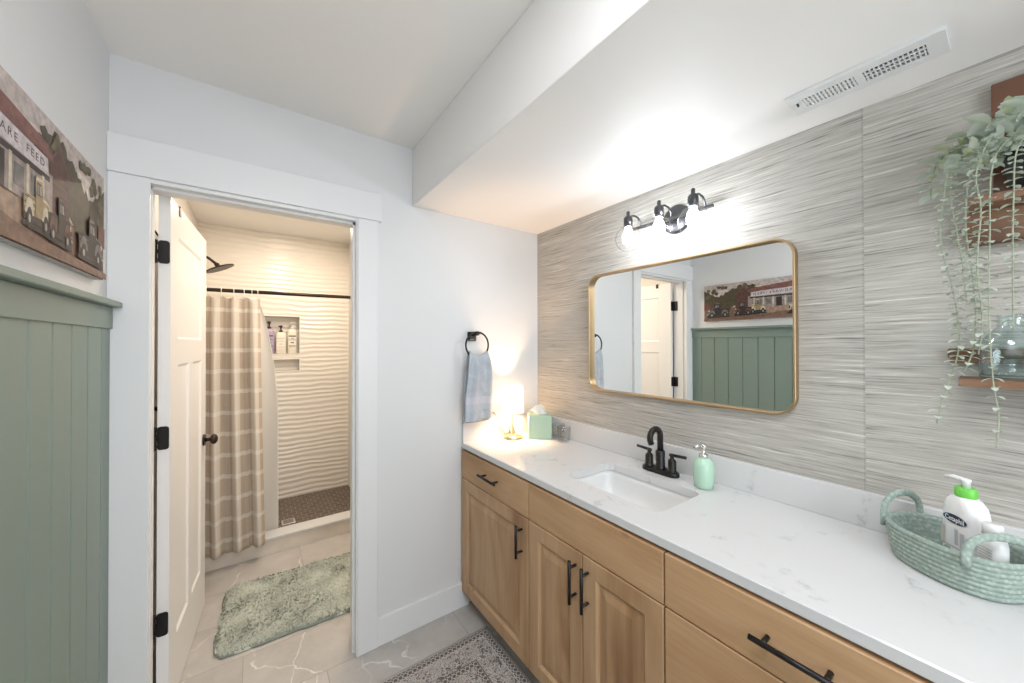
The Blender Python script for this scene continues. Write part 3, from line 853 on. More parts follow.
cord = [(lx - .015, ly + .055, CT + .010), (lx - .022, ly + 0.066, CT + .030), (lx - .040, ly + 0.066, CT + .070), (lx - .060, ly + 0.066, CT + .110), (lx - .085, ly + 0.066, CT + .142), (lx - .100, ly + .084, CT + .150), (lx - .108, ly + .0935, CT + .152)]
mb.tube(cord, .003, 8)
cl = [(lx + .030 + .018 * math.cos(a), ly + .060 + .004 * math.sin(3 * a), CT + .030 + .020 * math.sin(a)) for a in [i * 2 * PI / 20 for i in range(44)]]
cl = [(x + .0006 * i * .2, y - .0007 * i * .2, z + .004 * math.sin(i * .31)) for i, (x, y, z) in enumerate(cl)]
mb.tube([(lx - .015, ly + .055, CT + .010)] + cl[:40], .0024, 8)
mb.box(lx - .120, lx - .098, ly + .0835, ly + .0942, CT + .140, CT + .164, c=.002)
build('cord', mb, 'cord', la, label='dark power cord coiled behind the base')

# tissue box
tb = thing('tissue_box', (-.118, -.157, CT), 'sage green tissue box with a tissue sticking out beside the lamp', 'tissue box', rz=-YAW)
mb = MB(); w2 = .0655
pts = rrect(0, 0, .13, .125, .004, 3)
mb.loft([[(x, y, .0005) for x, y in pts], [(x, y, .128) for x, y in pts], [(x * .97, y * .97, .131) for x, y in pts], [(x * .55, y * .30, .131) for x, y in pts], [(x * .55, y * .30, .122) for x, y in pts]], True, True, smooth=False)
build('box', mb, 'mintbox', tb, local=True)
mb = MB()
def tis(u, v):
    a = (u - .5) * 2
    z = .124 + v * .066 * (1 - .55 * abs(a) ** 1.3) + .006 * math.sin(u * 9) * v
    return (a * (.036 + .022 * v * (1 - v)), .014 * math.sin(u * 8 + v * 3) * (.4 + v) , z)
mb.grid(tis, 24, 10)
def tis2(u, v):
    a = (u - .5) * 2
    z = .124 + v * .058 * (1 - .7 * abs(a + .2))
    return (a * (.034 + .018 * v) - .006, .012 * math.cos(u * 7 + v * 2) + .012 * v, z)
mb.grid(tis2, 20, 8)
build('tissue', mb, 'tissue', tb, local=True, solid=.0006)

# tumblers
def tumbler(x, y, label):
    t = thing('tumbler', (x, y, CT), label, 'glass', 'two clear glass tumblers by the tissue box')
    mb = MB(); n = 48
    def ring(r, z, rib=.0012): return [(x + (r + rib * math.cos(12 * 2 * PI * k / n)) * math.cos(2 * PI * k / n), y + (r + rib * math.cos(12 * 2 * PI * k / n)) * math.sin(2 * PI * k / n), CT + z) for k in range(n)]
    mb.loft([ring(.029, .0005), ring(.031, .006), ring(.036, .060), ring(.0375, .083, .0003), ring(.0355, .083, .0003), ring(.033, .055, .0003), ring(.028, .012, 0)], True, True)
    build('glass_body', mb, 'tumbler', t)
tumbler(-.085, -.326, 'clear ribbed glass tumbler, the nearer of two beside the tissue box')
tumbler(-.0585, -.2535, 'clear ribbed glass tumbler, the farther of two, half behind the tissue box')

# ================================================================ TOWEL RING + TOWEL
rx, rz_ = -.478, 1.420
tr = thing('towel_ring', (rx, -.004, 1.465), 'black towel ring on a square mount beside the doorway', 'towel ring')
mb = MB(); mb.box(rx - .026, rx + .026, -.012, -.0005, 1.442, 1.494, c=.003); mb.box(rx - .019, rx + .019, -.018, -.012, 1.449, 1.487, c=.003)
mb.cyl((rx, -.018, 1.478), (rx, -.072, 1.480), .009, n=16); mb.cyl((rx - .015, -.066, 1.485), (rx + .015, -.066, 1.485), .0085, n=16)
build('mount', mb, 'black', tr)
mb = MB(); mb.tube([(rx + .070 * math.cos(2 * PI * k / 40), -.066, rz_ + .070 * math.sin(2 * PI * k / 40)) for k in range(40)], .0050, 10, wrap=True)
build('ring', mb, 'black', tr)
mb = MB()
zt_ = 1.3635
def towel(u, v):
    # v from 0 front hem up over ring to 1 back hem
    Lf, Lb = .345, .352
    tot = Lf + Lb
    s = v * tot
    if s < Lf: z = zt_ - (Lf - s); front = 1; d = Lf - s
    else: z = zt_ - (s - Lf); front = -1; d = s - Lf
    k = min(1, d / .05)
    wz_ = .050 + .036 * min(1, d / .22) ** .7
    a = (u - .5) * 2
    th = .0100 * math.sqrt(max(0, 1 - (1 - min(1, d / .010)) ** 2)) + (.006 + .004 * math.sin(d * 20)) * math.sin(PI / 2 * k)
    fold = (.007 * math.sin(a * 5.5 + d * 3) + .004 * math.sin(a * 11 + 1 + d * 6)) * (.55 + .45 * (1 - min(1, d / .3))) * min(1, d / .07)
    x = rx + .004 + a * wz_ * (1.0 if front > 0 else .97) + (.004 * math.sin(d * 14 + a))
    y = -.066 - front * th + fold - (.004 if front > 0 else -.002) * abs(a) * 0
    zz = z + .026 * a * a * max(0, 1 - d / .09) - .0025 * a * a
    if d > .30: zz += .006 * math.sin(a * 3 + (0 if front > 0 else 2))
    return (x, y, zz)
mb.grid(towel, 36, 180)
# woven band rows
nb = 180
for i in range(36):
    for j in range(nb):
        s = (j + .5) / nb * .697
        if .085 < s < .125: mb.m[i * nb + j] = 1
tw = build('hand_towel', mb, ['towel', 'towel_band'], solid=.007)
tag(tw, 'folded blue grey hand towel hanging from the black ring', 'towel')

# ================================================================ MIRROR
my0, my1, mz0, mz1 = -1.352, -.456, 1.184, 1.782
mi_ = thing('mirror', (-.002, (my0 + my1) / 2, mz0), 'large rounded rectangular mirror in a thin gold frame above the sink', 'mirror')
def ml(inset, x, r=.065):
    return [(x, a, b) for a, b in rrect((my0 + my1) / 2, (mz0 + mz1) / 2, my1 - my0 - 2 * inset, mz1 - mz0 - 2 * inset, max(.01, r - inset), 10)]
mb = MB().loft([ml(0, -.002), ml(0, -.030), ml(.0015, -.0315), ml(.006, -.0315), ml(.0072, -.030), ml(.0072, -.002)], False, False, smooth=False, wrap=True)
build('frame', mb, 'brass', mi_)
mb = MB().loft([ml(.0074, -.003), ml(.0074, -.0095)], True, True, smooth=False)
build('mirror_glass', mb, 'mirror', mi_)

# ================================================================ VANITY LIGHT
vy = -.935
vl = thing('vanity_light', (-.001, vy, 1.955), 'three bulb vanity wall light with clear glass globes above the mirror', 'wall light')
mb = MB()
mb.loft([[(-.001 - q, vy + r * math.cos(2 * PI * k / 36), 1.952 + r * math.sin(2 * PI * k / 36)) for k in range(36)] for r, q in ((.060, 0), (.060, .012), (.054, .018), (.02, .020))])
mb.cyl((-.018, vy, 1.945), (-.062, vy, 1.945), .010, n=16)
build('backplate', mb, 'gunmetal', vl)
mb = MB(); mb.box(-.068, -.056, -1.112, -.760, 1.939, 1.951, c=.002)
build('crossbar', mb, 'gunmetal', vl)
for y in (-.797, -.943, -1.081):
    mb = MB()
    mb.tube([(-.062, y, 1.945), (-.064, y, 1.966), (-.082, y, 1.984), (-.110, y, 1.987), (-.150, y, 1.974)], .0042, 10)
    mb.lathe([(.0185, .0), (.0185, .040), (.014, .046), (.0075, .050), (.0075, .066), (.004, .070)], (-.150, y, 1.928), 22)
    so_ = build('socket', mb, 'gunmetal', vl)
    mb = MB(); prof = []
    for i in range(13):
        a = math.radians(20 + i * (160 - 20) / 12)
        prof.append((.054 * math.sin(a), .054 * math.cos(a)))
    outer_ = [(.019, .062)] + prof
    inner_ = [(r - .0016, z) for r, z in outer_]
    mb.loft([[(-.150 + r * math.cos(2 * PI * k / 32), y + r * math.sin(2 * PI * k / 32), 1.878 + z) for k in range(32)] for r, z in outer_], False, False)
    build('globe_shade', mb, 'globe', so_, label='clear glass globe')
    mb = MB(); mb.lathe([(1e-5, -.045), (.014, -.041), (.022, -.030), (.0235, -.018), (.020, -.004), (.013, .010), (.010, .022)], (-.150, y, 1.907), 20)
    build('bulb', mb, 'bulb', so_, label='glowing white bulb')

# ================================================================ AIR VENT
ve = thing('air_vent', (-.188, -1.539, ZS), 'white slotted air register in the soffit above the mirror', 'vent')
vx0, vx1, vy0, vy1 = -.241, -.135, -1.686, -1.393
mb = MB()
zt2, zb2 = ZS - .0004, ZS - .010
ix0, ix1 = -.213, -.163
ga = (-1.532, -1.424); gb = (-1.655, -1.548)
def frame_rect(x0, x1, y0, y1): mb.box(x0, x1, y0, y1, zb2, zt2)
mb.box(vx0, ix0, vy0, vy1, zb2, zt2); mb.box(ix1, vx1, vy0, vy1, zb2, zt2)
mb.box(ix0, ix1, vy0, gb[0], zb2, zt2); mb.box(ix0, ix1, gb[1], ga[0], zb2, zt2); mb.box(ix0, ix1, ga[1], vy1, zb2, zt2)
build('faceplate', mb, 'vent', ve)
mb = MB(); mb.box(ix0, ix1, gb[0], ga[1], zt2 - .0012, zt2 - .0002)
build('duct_shade_sheet', mb, 'hole_shade', ve)  # flat near-black sheet standing in for the shade behind the grille
for (g, slant, w) in ((ga, 1, .0046), (gb, -1, .0024)):
    mb = MB()
    n = 13
    for i in range(n):
        y = g[0] + (g[1] - g[0]) * (i + .5) / n
        mb.box(ix0, ix1, y - w / 2, y + w / 2, zb2 + .0006, zb2 + .007)
    for i in range(1, 3):
        x = ix0 + (ix1 - ix0) * i / 3
        mb.box(x - .0022, x + .0022, g[0], g[1], zb2 + .0003, zb2 + .005)
    build('louvre_grille', mb, 'vent', ve)
mb = MB(); mb.box(-.205, -.192, -1.413, -1.4095, zb2 - .006, zb2, c=.0008)
build('damper_lever', mb, 'dark_plastic', ve)

# ================================================================ WALL PICTURE
py0, py1, pz0, pz1 = -1.075, -.134, 1.624, 1.939
pic = thing('canvas_print', (XL, (py0 + py1) / 2, pz0), 'unframed canvas print of old trucks outside a hardware and feed store, above the wainscot', 'picture')
PM = {k_: plain('print ' + k_, tuple(c_ * (.85 if k_ in ('sky', 'skyl', 'sign', 'cream', 'ground', 'groundl') else .60) for c_ in v_), .55, var=.30, vscale=45) for k_, v_ in dict(
    sky=(.52, .45, .42), skyl=(.62, .55, .50), ground=(.20, .115, .08), groundl=(.34, .23, .165), tree=(.105, .085, .045), treel=(.20, .155, .07), roof=(.30, .125, .10),
    sign=(.60, .54, .55), ink=(.11, .06, .06), store=(.44, .36, .34), dark=(.045, .03, .028), barn=(.13, .055, .045), barnl=(.19, .085, .065), yellow=(.47, .35, .17), cream=(.60, .52, .40),
    black=(.025, .022, .025), glass=(.22, .21, .20), wheel=(.03, .022, .02), chrome_=(.55, .50, .45), redb=(.20, .07, .05), edge=(.80, .78, .75)).items()}
pk = list(PM)
xf = -1.845
mb = MB(); mb.box(XL + .0005, xf, py0, py1, pz0, pz1, c=.0015)
build('canvas', mb, PM['edge'], pic)
PL, PH = py1 - py0, pz1 - pz0
pm = MB(); layer = [0]
def pp(s, t):   # s 0..1 left to right as seen, t 0..1 bottom to top
    s = min(max(s, 0.001), .999); t = min(max(t, 0.002), .998)
    return (xf + .00012 + layer[0] * .000035, py0 + s * PL, pz0 + t * PH)
def shape(col, pts):
    layer[0] += 1
    pm.add([pp(s, t) for s, t in pts], [tuple(range(len(pts)))], pk.index(col))
def blob(col, cs, ct, rs, rt, n=14, j=.2):
    shape(col, [(cs + rs * math.cos(2 * PI * k / n) * (1 + random.uniform(-j, j)), ct + rt * math.sin(2 * PI * k / n) * (1 + random.uniform(-j, j))) for k in range(n)])
def quad(col, s0, s1, t0, t1, dt=0): shape(col, [(s0, t0), (s1, t0 + dt), (s1, t1 + dt), (s0, t1)])
quad('sky', 0, 1, 0, 1); shape('skyl', [(0, .55), (.35, .6), (.7, .55), (1, .6), (1, .8), (.6, .86), (.3, .80), (0, .86)])
quad('ground', 0, 1, 0, .34); shape('groundl', [(.18, .33), (.5, .33), (.62, .16), (.50, .12), (.30, .20), (.1, .22)])
for i in range(16):
    u = i / 15
    blob('tree', .56 + .44 * u, .56 + .12 * math.sin(u * 7), .045, .24, j=.22)
for i in range(20):
    blob(random.choice(['treel', 'tree', 'treel']), random.uniform(.52, .99), random.uniform(.62, .92), .02, .05, 9, .35)
blob('treel', .10, .55, .05, .2)
# barn
shape('barn', [(.605, .30), (.605, .70), (.665, .86), (.725, .68), (.725, .30)])
for i in range(6): quad('barnl', .612, .718, .34 + i * .055, .35 + i * .055)
shape('barnl', [(.60, .69), (.665, .87), (.73, .67), (.725, .65), (.665, .83), (.605, .67)])
quad('dark', .65, .68, .34, .46)
# store
quad('store', .16, .625, .30, .60)
shape('roof', [(.145, .92), (.60, .80), (.635, .70), (.125, .76)])
quad('dark', .17, .185, .88, 1.0)
shape('sign', [(.145, .76), (.60, .695), (.605, .575), (.145, .60)])
layer[0] += 1
def on_sign(x, y): 
    s = .418 + x
    return pp(s, .658 + (s - .375) * -.10 + y)
tmp = MB()
text_into(pm, 'HARDWARE  FEED', .0430, lambda x, y: on_sign(x * .74, y * 1.75), pk.index('ink'), 1.32, .0004)
quad('dark', .16, .61, .535, .575)
for s0 in (.19, .27, .345, .43, .50, .57): quad('cream', s0, s0 + .012, .30, .545)
quad('dark', .375, .415, .30, .52); quad('glass', .21, .26, .36, .50); quad('glass', .295, .335, .36, .50); quad('glass', .45, .49, .36, .50); quad('glass', .52, .56, .36, .50)
quad('dark', .383, .407, .31, .50)
# right hand sheds
quad('redb', .87, .905, .30, .52); quad('redb', .94, 1, .30, .50); quad('chrome_', .885, .90, .33, .46)
def truck(s, t, w, h, body, hi, flip=1):
    X = lambda a: s + flip * a * w
    Y = lambda b: t + b * h
    def q(col, pts): shape(col, [(X(a), Y(b)) for a, b in pts])
    q('black', [(-.04, -.06), (1.04, -.10), (1.0, .02), (0, .04)])                        # cast shadow under the truck, drawn into the print
    q('dark', [(0, .06), (1, .02), (1, .18), (0, .20)])
    q(body, [(0, .18), (-.01, .50), (.40, .53), (.40, .18)])                              # bed
    for k in range(5): q(hi if k % 2 else 'dark', [(.02, .24 + k * .055), (.38, .25 + k * .055), (.38, .265 + k * .055), (.02, .255 + k * .055)])
    q(body, [(.40, .18), (.40, .86), (.45, .95), (.60, .96), (.655, .90), (.70, .62), (.80, .60), (.93, .56), (.99, .48), (1.0, .20)])
    q(hi, [(.41, .86), (.45, .935), (.60, .945), (.645, .89)])                            # roof
    q('dark', [(.43, .60), (.45, .84), (.62, .83), (.665, .60)]); q('glass', [(.45, .62), (.46, .80), (.54, .80), (.54, .62)]); q('store', [(.56, .62), (.56, .80), (.61, .80), (.645, .62)])
    q(hi, [(.70, .60), (.80, .585), (.93, .545), (.98, .48), (.93, .50), (.80, .54), (.69, .55)])   # bonnet
    q('dark', [(.40, .20), (.405, .58), (.415, .58), (.41, .20)])
    for cx in (.19, .80):
        c_ = [(X(cx + .155 * math.cos(a_)), Y(.17 + .30 * math.sin(a_))) for a_ in [PI * k / 10 for k in range(11)]]
        shape(hi, c_)
        blobN(X(cx), Y(.10), w * .105, h * .20)
    q('chrome_', [(.955, .22), (.955, .46), (1.005, .45), (1.005, .22)]); q('dark', [(.965, .24), (.965, .43), (.995, .42), (.995, .24)])
    q('chrome_', [(.95, .12), (1.04, .11), (1.04, .17), (.95, .18)])
    blob('cream', X(.93), Y(.42), w * .030, h * .075, 10, 0)
def blobN(cs, ct, rs, rt):
    blob('wheel', cs, ct, rs, rt, 14, 0); blob('chrome_', cs, ct, rs * .4, rt * .4, 10, 0)
truck(.04, .13, .29, .36, 'cream', 'yellow')
truck(.485, .16, .125, .37, 'yellow', 'cream')
truck(.595, .14, .135, .36, 'dark', 'barnl')
truck(.775, .12, .19, .39, 'black', 'glass')
shape('ground', [(0, 0), (1, 0), (1, .06), (.6, .09), (.2, .05), (0, .08)])
build('print_face', pm, [PM[k_] for k_ in pk], pic, weld=False)

# ================================================================ WALL SHELF, PLANT, VASE
sh = thing('wall_shelf', (-.002, -1.88, 1.325), 'two tier reddish wood wall shelf at the right edge', 'shelf')
mb = MB(); mb.box(-.022, -.001, -2.02, -1.7395, 1.665, 2.047, c=.002); build('back_board', mb, 'board_wood', sh)
def plank(x0, y1, z0, z1):
    mb = MB()
    n = 14
    lo, hi = [], []
    for i in range(n + 1):
        y = y1 - (y1 + 2.06) * i / n
        e = x0 + .003 * noise.noise(Vector((y * 14, z0 * 7, 1)))
        lo.append((e + .003, y, z0)); hi.append((e, y, z1))
    top = [(-.002, lo[-1][1], z1), (-.002, y1 + .004, z1)]; bot = [(-.002, lo[-1][1], z0), (-.002, y1 + .004, z0)]
    mb.loft([lo + bot, hi + top], True, True, smooth=False)
    return mb
build('shelf', plank(-.135, -1.692, 1.326, 1.3425), 'shelf_wood', sh)
build('shelf', plank(-.115, -1.708, 1.745, 1.762), 'shelf_wood', sh)
mb = MB(); mb.box(-.0335, -.0225, -2.04, -1.700, 1.664, 1.745, c=.003); mb.box(-.0225, -.001, -1.7393, -1.700, 1.664, 1.745); build('apron', mb, 'shelf_wood', sh)
mb = MB(); mb.box(-.020, -.001, -2.04, -1.668, 1.388, 1.412, c=.003); mb.box(-.022, -.001, -2.04, -1.672, 1.376, 1.388); build('back_rail', mb, ['shelf_wood'], sh)
# pot
px_, py_ = -.062, -1.806
pl = thing('trailing_plant', (px_, py_, 1.762), 'pale sage trailing plant in a black pot on the upper wooden shelf', 'plant')
mb = MB(); mb.lathe([(.036, .0005), (.040, .004), (.050, .075), (.053, .092), (.050, .092), (.046, .07), (1e-5, .07)], (px_, py_, 1.762), 28)
build('pot', mb, 'pot', pl, label='black pot')
def leaf(mb, base, d, up, L, Wd, mi=0, cup=.15):
    d = Vector(d).normalized(); up = Vector(up); up = (up - d * up.dot(d)).normalized(); sd = d.cross(up)
    base = Vector(base); vs = [base]; 
    prof = [(.12, .45), (.35, .95), (.6, 1.0), (.85, .62)]
    for t, w in prof:
        c_ = base + d * L * t + up * L * (-.25 * t * t)
        vs += [c_ + sd * Wd * .5 * w + up * cup * Wd * w, c_, c_ - sd * Wd * .5 * w + up * cup * Wd * w]
    vs.append(base + d * L - up * L * .27)
    f = [(0, 1, 2), (0, 2, 3)]
    for i in range(3):
        a = 1 + i * 3; f += [(a, a + 3, a + 4, a + 1), (a + 1, a + 4, a + 5, a + 2)]
    e = 10; z = len(vs) - 1
    f += [(e, z, e + 1), (e + 1, z, e + 2)]
    mb.add(vs, f, mi, True)
def vine(pts, lsize, dens=.0125, young=0, grow=None):
    # smooth polyline
    P_ = [Vector(p) for p in pts]; path = []
    for i in range(len(P_) - 1):
        a, b, c, d = P_[max(0, i - 1)], P_[i], P_[i + 1], P_[min(len(P_) - 1, i + 2)]
        for t in [j / 8 for j in range(8)]:
            path.append(.5 * ((2 * b) + (c - a) * t + (2 * a - 5 * b + 4 * c - d) * t * t + (3 * b - a - 3 * c + d) * t ** 3))
    path.append(P_[-1])
    mb = MB(); mb.tube(path, [.0014] * len(path), 6, 0)
    tot = 0; nxt = .02
    ang = random.uniform(0, 6)
    for a, b in zip(path[:-1], path[1:]):
        seg = (b - a).length
        while tot + seg > nxt:
            p = a.lerp(b, (nxt - tot) / seg); t = (b - a).normalized()
            ref = Vector((1, 0, 0)) if abs(t.x) < .8 else Vector((0, 0, 1))
            s1 = t.cross(ref).normalized(); s2 = t.cross(s1)
            for k in (0, 1):
                aa = ang + k * PI + random.uniform(-.3, .3)
                d = s1 * math.cos(aa) + s2 * math.sin(aa) + t * random.uniform(-.1, .45) + Vector((0, 0, .15))
                if p.x + d.x * lsize > -.006: d.x = -abs(d.x)
                leaf(mb, p, d, -t + Vector((0, 0, .6)), lsize * random.uniform(.85, 1.35), lsize * random.uniform(.62, .85), 2 if random.random() < young else 1)
            ang += PI / 2 + random.uniform(-.25, .25); nxt += dens * random.uniform(.8, 1.2)
        tot += seg
    return build('vine', mb, ['stem', 'leaf', 'leaf_young'], pl)
rim = lambda a, r=.035: (px_ + r * math.cos(a), py_ + r * math.sin(a), 1.838)
vine([rim(2), (-.11, -1.74, 1.875), (-.140, -1.69, 1.842), (-.145, -1.674, 1.769), (-.142, -1.668, 1.668), (-.14, -1.684, 1.560), (-.14, -1.694, 1.456), (-.14, -1.690, 1.385), (-.14, -1.668, 1.290), (-.14, -1.660, 1.235)], 0.016)
vine([rim(2.4), (-.12, -1.765, 1.872), (-.150, -1.718, 1.82), (-.15, -1.706, 1.698), (-.15, -1.716, 1.56), (-.15, -1.717, 1.430), (-.148, -1.702, 1.36)], 0.015)
vine([rim(2.8), (-.13, -1.78, 1.875), (-.16, -1.745, 1.82), (-.16, -1.739, 1.652), (-.16, -1.737, 1.50), (-.157, -1.741, 1.348), (-.155, -1.748, 1.27), (-.155, -1.744, 1.198)], 0.015, .024)
vine([rim(3.0), (-.13, -1.80, 1.88), (-.165, -1.775, 1.83), (-.165, -1.770, 1.732), (-.165, -1.768, 1.60), (-.16, -1.768, 1.453)], 0.015)
vine([rim(1.8), (-.085, -1.735, 1.88), (-.100, -1.688, 1.86), (-.115, -1.682, 1.78), (-.115, -1.690, 1.70), (-.12, -1.698, 1.62), (-.12, -1.705, 1.52)], 0.015)
vine([rim(2.2), (-.14, -1.745, 1.88), (-.165, -1.722, 1.80), (-.165, -1.728, 1.72), (-.165, -1.722, 1.60), (-.16, -1.728, 1.48), (-.155, -1.722, 1.40)], 0.015)
vine([rim(1.6), (-.07, -1.73, 1.89), (-.085, -1.668, 1.885), (-.09, -1.652, 1.835), (-.10, -1.650, 1.79)], .028, .013, .3)
vine([rim(1.3), (-.05, -1.75, 1.90), (-.06, -1.69, 1.91), (-.07, -1.662, 1.880)], .034, .015, .4)
vine([rim(2.9), (-.10, -1.79, 1.91), (-.13, -1.755, 1.925), (-.15, -1.735, 1.90)], .036, .016, .1)
vine([rim(3.3), (-.11, -1.815, 1.91), (-.14, -1.79, 1.93), (-.16, -1.775, 1.90)], .036, .016)
vine([rim(.8), (-.06, -1.76, 1.91), (-.07, -1.72, 1.935), (-.08, -1.70, 1.915)], .034, .016, .15)
vine([rim(2.0), (-.10, -1.73, 1.86), (-.13, -1.70, 1.855), (-.14, -1.688, 1.82)], .032, .014, .1)
# vase
va = thing('glass_vase', (-.072, -1.765, 1.343), 'pale blue glass bottle vase on the lower wooden shelf behind the vines', 'vase')
mb = MB()
pr_ = [(.040, .0005), (.046, .004), (.048, .05), (.046, .085), (.030, .108), (.020, .120), (.020, .142), (.024, .146), (.0215, .146), (.0175, .140), (.0175, .120), (.028, .106), (.043, .084), (.045, .05), (.043, .008)]
mb.lathe(pr_, (-.072, -1.765, 1.343), 32)
build('vase_body', mb, 'vase', va)

# ================================================================ BASKET + BOTTLES
bax = Vector((-.56, -.83, 0)).normalized(); bay = Vector((-bax.y, bax.x, 0))
bc = Vector((-.137, -1.683, CT))
bk = thing('rope_basket', tuple(bc), 'oval sage green rope basket with two loop handles on the near counter', 'basket')
def bring(a, b, z, n=64):
    out = []
    for i in range(n):
        t = 2 * PI * i / n
        ct, st = math.cos(t), math.sin(t)
        e = .86
        u = a * math.copysign(abs(ct) ** e, ct); w = b * math.copysign(abs(st) ** e, st)
        out.append(tuple(bc + bax * u + bay * w + Vector((0, 0, z))))
    return out
loops = []
rows = 8; hgt = .086
A0, B0, A1, B1 = .102, .076, .118, .091
def ab(t): return A0 + (A1 - A0) * t ** .8, B0 + (B1 - B0) * t ** .8
loops.append(bring(.02, .01, .001)); loops.append(bring(A0 - .012, B0 - .012, .0008))
for r_ in range(rows):
    for q in range(6):
        t = (r_ + q / 6) / rows
        a, b = ab(t); bulge = .0028 * math.sin(PI * q / 6)
        loops.append(bring(a + bulge, b + bulge, .002 + hgt * t))
a, b = ab(1)
loops.append(bring(a, b, .002 + hgt)); loops.append(bring(a - .003, b - .003, hgt + .0045)); loops.append(bring(a - .007, b - .007, hgt + .002))
for r_ in range(rows, 0, -1):
    for q in (5, 3, 1):
        t = (r_ - 1 + q / 6) / rows
        a, b = ab(t); bulge = .0025 * math.sin(PI * q / 6)
        loops.append(bring(a - .008 - bulge, b - .008 - bulge, .006 + (hgt - .004) * t))
loops.append(bring(A0 - .014, B0 - .014, .007)); loops.append(bring(.02, .01, .007))
mb = MB().loft(loops, True, True)
build('basket_body', mb, 'rope', bk)
def bhandle(p0, p1, h, lean):
    p0, p1 = Vector(p0), Vector(p1)
    mid = (p0 + p1) / 2; half = (p1 - p0) / 2; ln_ = Vector(lean)
    pts = [p0 + Vector((0, 0, -.020))]
    for i in range(17):
        t = PI - PI * i / 16
        c_ = math.cos(t)
        pts.append(mid + half * c_ * 1.0 + Vector((0, 0, h * math.sin(t) ** .75)) + ln_ * math.sin(t))
    pts.append(p1 + Vector((0, 0, -.020)))
    nrm = half.cross(Vector((0, 0, 1))).normalized()
    m_ = MB().tube(pts, .0088, 12, flat=.62, flatdir=nrm)
    return m_
zr = CT + .084
def bp_(t, k=1.0): 
    a, b = ab(1)
    ct, st = math.cos(t), math.sin(t); e = .86
    return bc + bax * (a * k * math.copysign(abs(ct) ** e, ct)) + bay * (b * k * math.copysign(abs(st) ** e, st)) + Vector((0, 0, .086))
build('handle', bhandle(bp_(math.radians(218), 1.02), bp_(math.radians(152), 1.02), .060, (0, 0, 0)), 'rope', bk)
build('handle', bhandle(bp_(math.radians(-52), 1.035), bp_(math.radians(16), 1.035), .050, (0, 0, 0)), 'rope', bk)

# lotion bottle
bt = thing('lotion_bottle', (-.112, -1.7005, CT + .0085), 'white lotion bottle with a bright green collar and white pump in the basket', 'bottle', rz=math.atan2(.68, .73))
def bl(w, d, z, r): return [(x, y, z) for x, y in rrect(0, 0, w, d, r, 6)]
mb = MB().loft([bl(.076, .044, .0, .02), bl(.084, .050, .005, .023), bl(.085, .051, .03, .024), bl(.083, .050, .10, .024), bl(.080, .049, .135, .023), bl(.072, .046, .152, .022), bl(.052, .040, .164, .019), bl(.032, .032, .170, .0155)])
build('bottle_body', mb, 'white_plastic', bt, local=True)
mb = MB(); mb.lathe([(.0175, .169), (.018, .171), (.018, .187), (.016, .190), (1e-5, .190)], (0, 0, 0), 26)
build('collar', mb, 'green_plastic', bt, local=True, label='bright green collar')
mb = MB(); mb.lathe([(.0075, .189), (.0075, .203), (.0085, .204), (.0085, .210), (1e-5, .211)], (0, 0, 0), 18)
mb.tube([(0, 0, .206), (.022, .006, .208), (.036, .010, .2045)], [.0055, .005, .0038], 12)
build('pump', mb, 'white_plastic', bt, local=True, label='white pump head')
yl = .0259
mb = MB(); cx_, cz_ = -.004, .116
def lab(x, z, k=0): return (x, yl + .0004 + k * .0003 - max(0, (abs(x) - .020)) ** 2 * 9, z)
# local +y is the label side; +x runs to the viewer's left
pts = [(cx_ + .027 * math.cos(2 * PI * i / 32), cz_ + .0105 * math.sin(2 * PI * i / 32)) for i in range(32)]
mb.add([lab(x, z) for x, z in pts] + [lab(x, z) for x, z in []], [tuple(range(32))], 0)
text_into(mb, 'Cetaphil', .0150, lambda x, y: lab(cx_ - x * .88, cz_ + y + x * 0.0 - .0005, 1), 1, 1.0, .0003)
for (a, b, z0, z1, mi) in ((.020, .030, .052, .092, 3), (.004, .014, .060, .090, 1), (-.012, -.004, .058, .094, 2), (-.026, -.016, .056, .090, 2), (-.028, .030, .048, .052, 2), (-.026, -.002, .024, .046, 1)):
    mb.poly([lab(a, z0), lab(b, z0), lab(b, z1), lab(a, z1)], mi)
mb.add([lab(.012 + .011 * math.cos(2 * PI * i / 18), .036 + .012 * math.sin(2 * PI * i / 18), 1) for i in range(18)], [tuple(range(18))], 4)
build('label', mb, ['label_blue', 'label_white', 'label_grey', 'label_tan', 'label_sage'], bt, local=True, label='printed front label with a navy oval')
# small white bottle
sb = thing('small_bottle', (-.169, -1.739, CT + .0085), 'small white capped bottle standing in the basket beside the lotion pump', 'bottle', rz=math.atan2(.68, .73))
mb = MB().loft([bl(.042, .030, 0, .014), bl(.046, .034, .004, .016), bl(.046, .034, .095, .016), bl(.042, .030, .106, .014), bl(.030, .024, .112, .0115)])
build('bottle_body', mb, 'white_plastic', sb, local=True)
mb = MB(); mb.lathe([(.0150, .111), (.0150, .134), (.0135, .137), (1e-5, .137)], (0, 0, 0), 22, sx=1.0)
build('cap', mb, 'white_plastic', sb, local=True)
mb = MB()
for i in range(7):
    mb.poly([(-.018, .0172, .05 + i * .006), (.018, .0172, .05 + i * .006), (.018, .0172, .0515 + i * .006), (-.018, .0172, .0515 + i * .006)], 0)
build('label', mb, 'label_grey', sb, local=True)

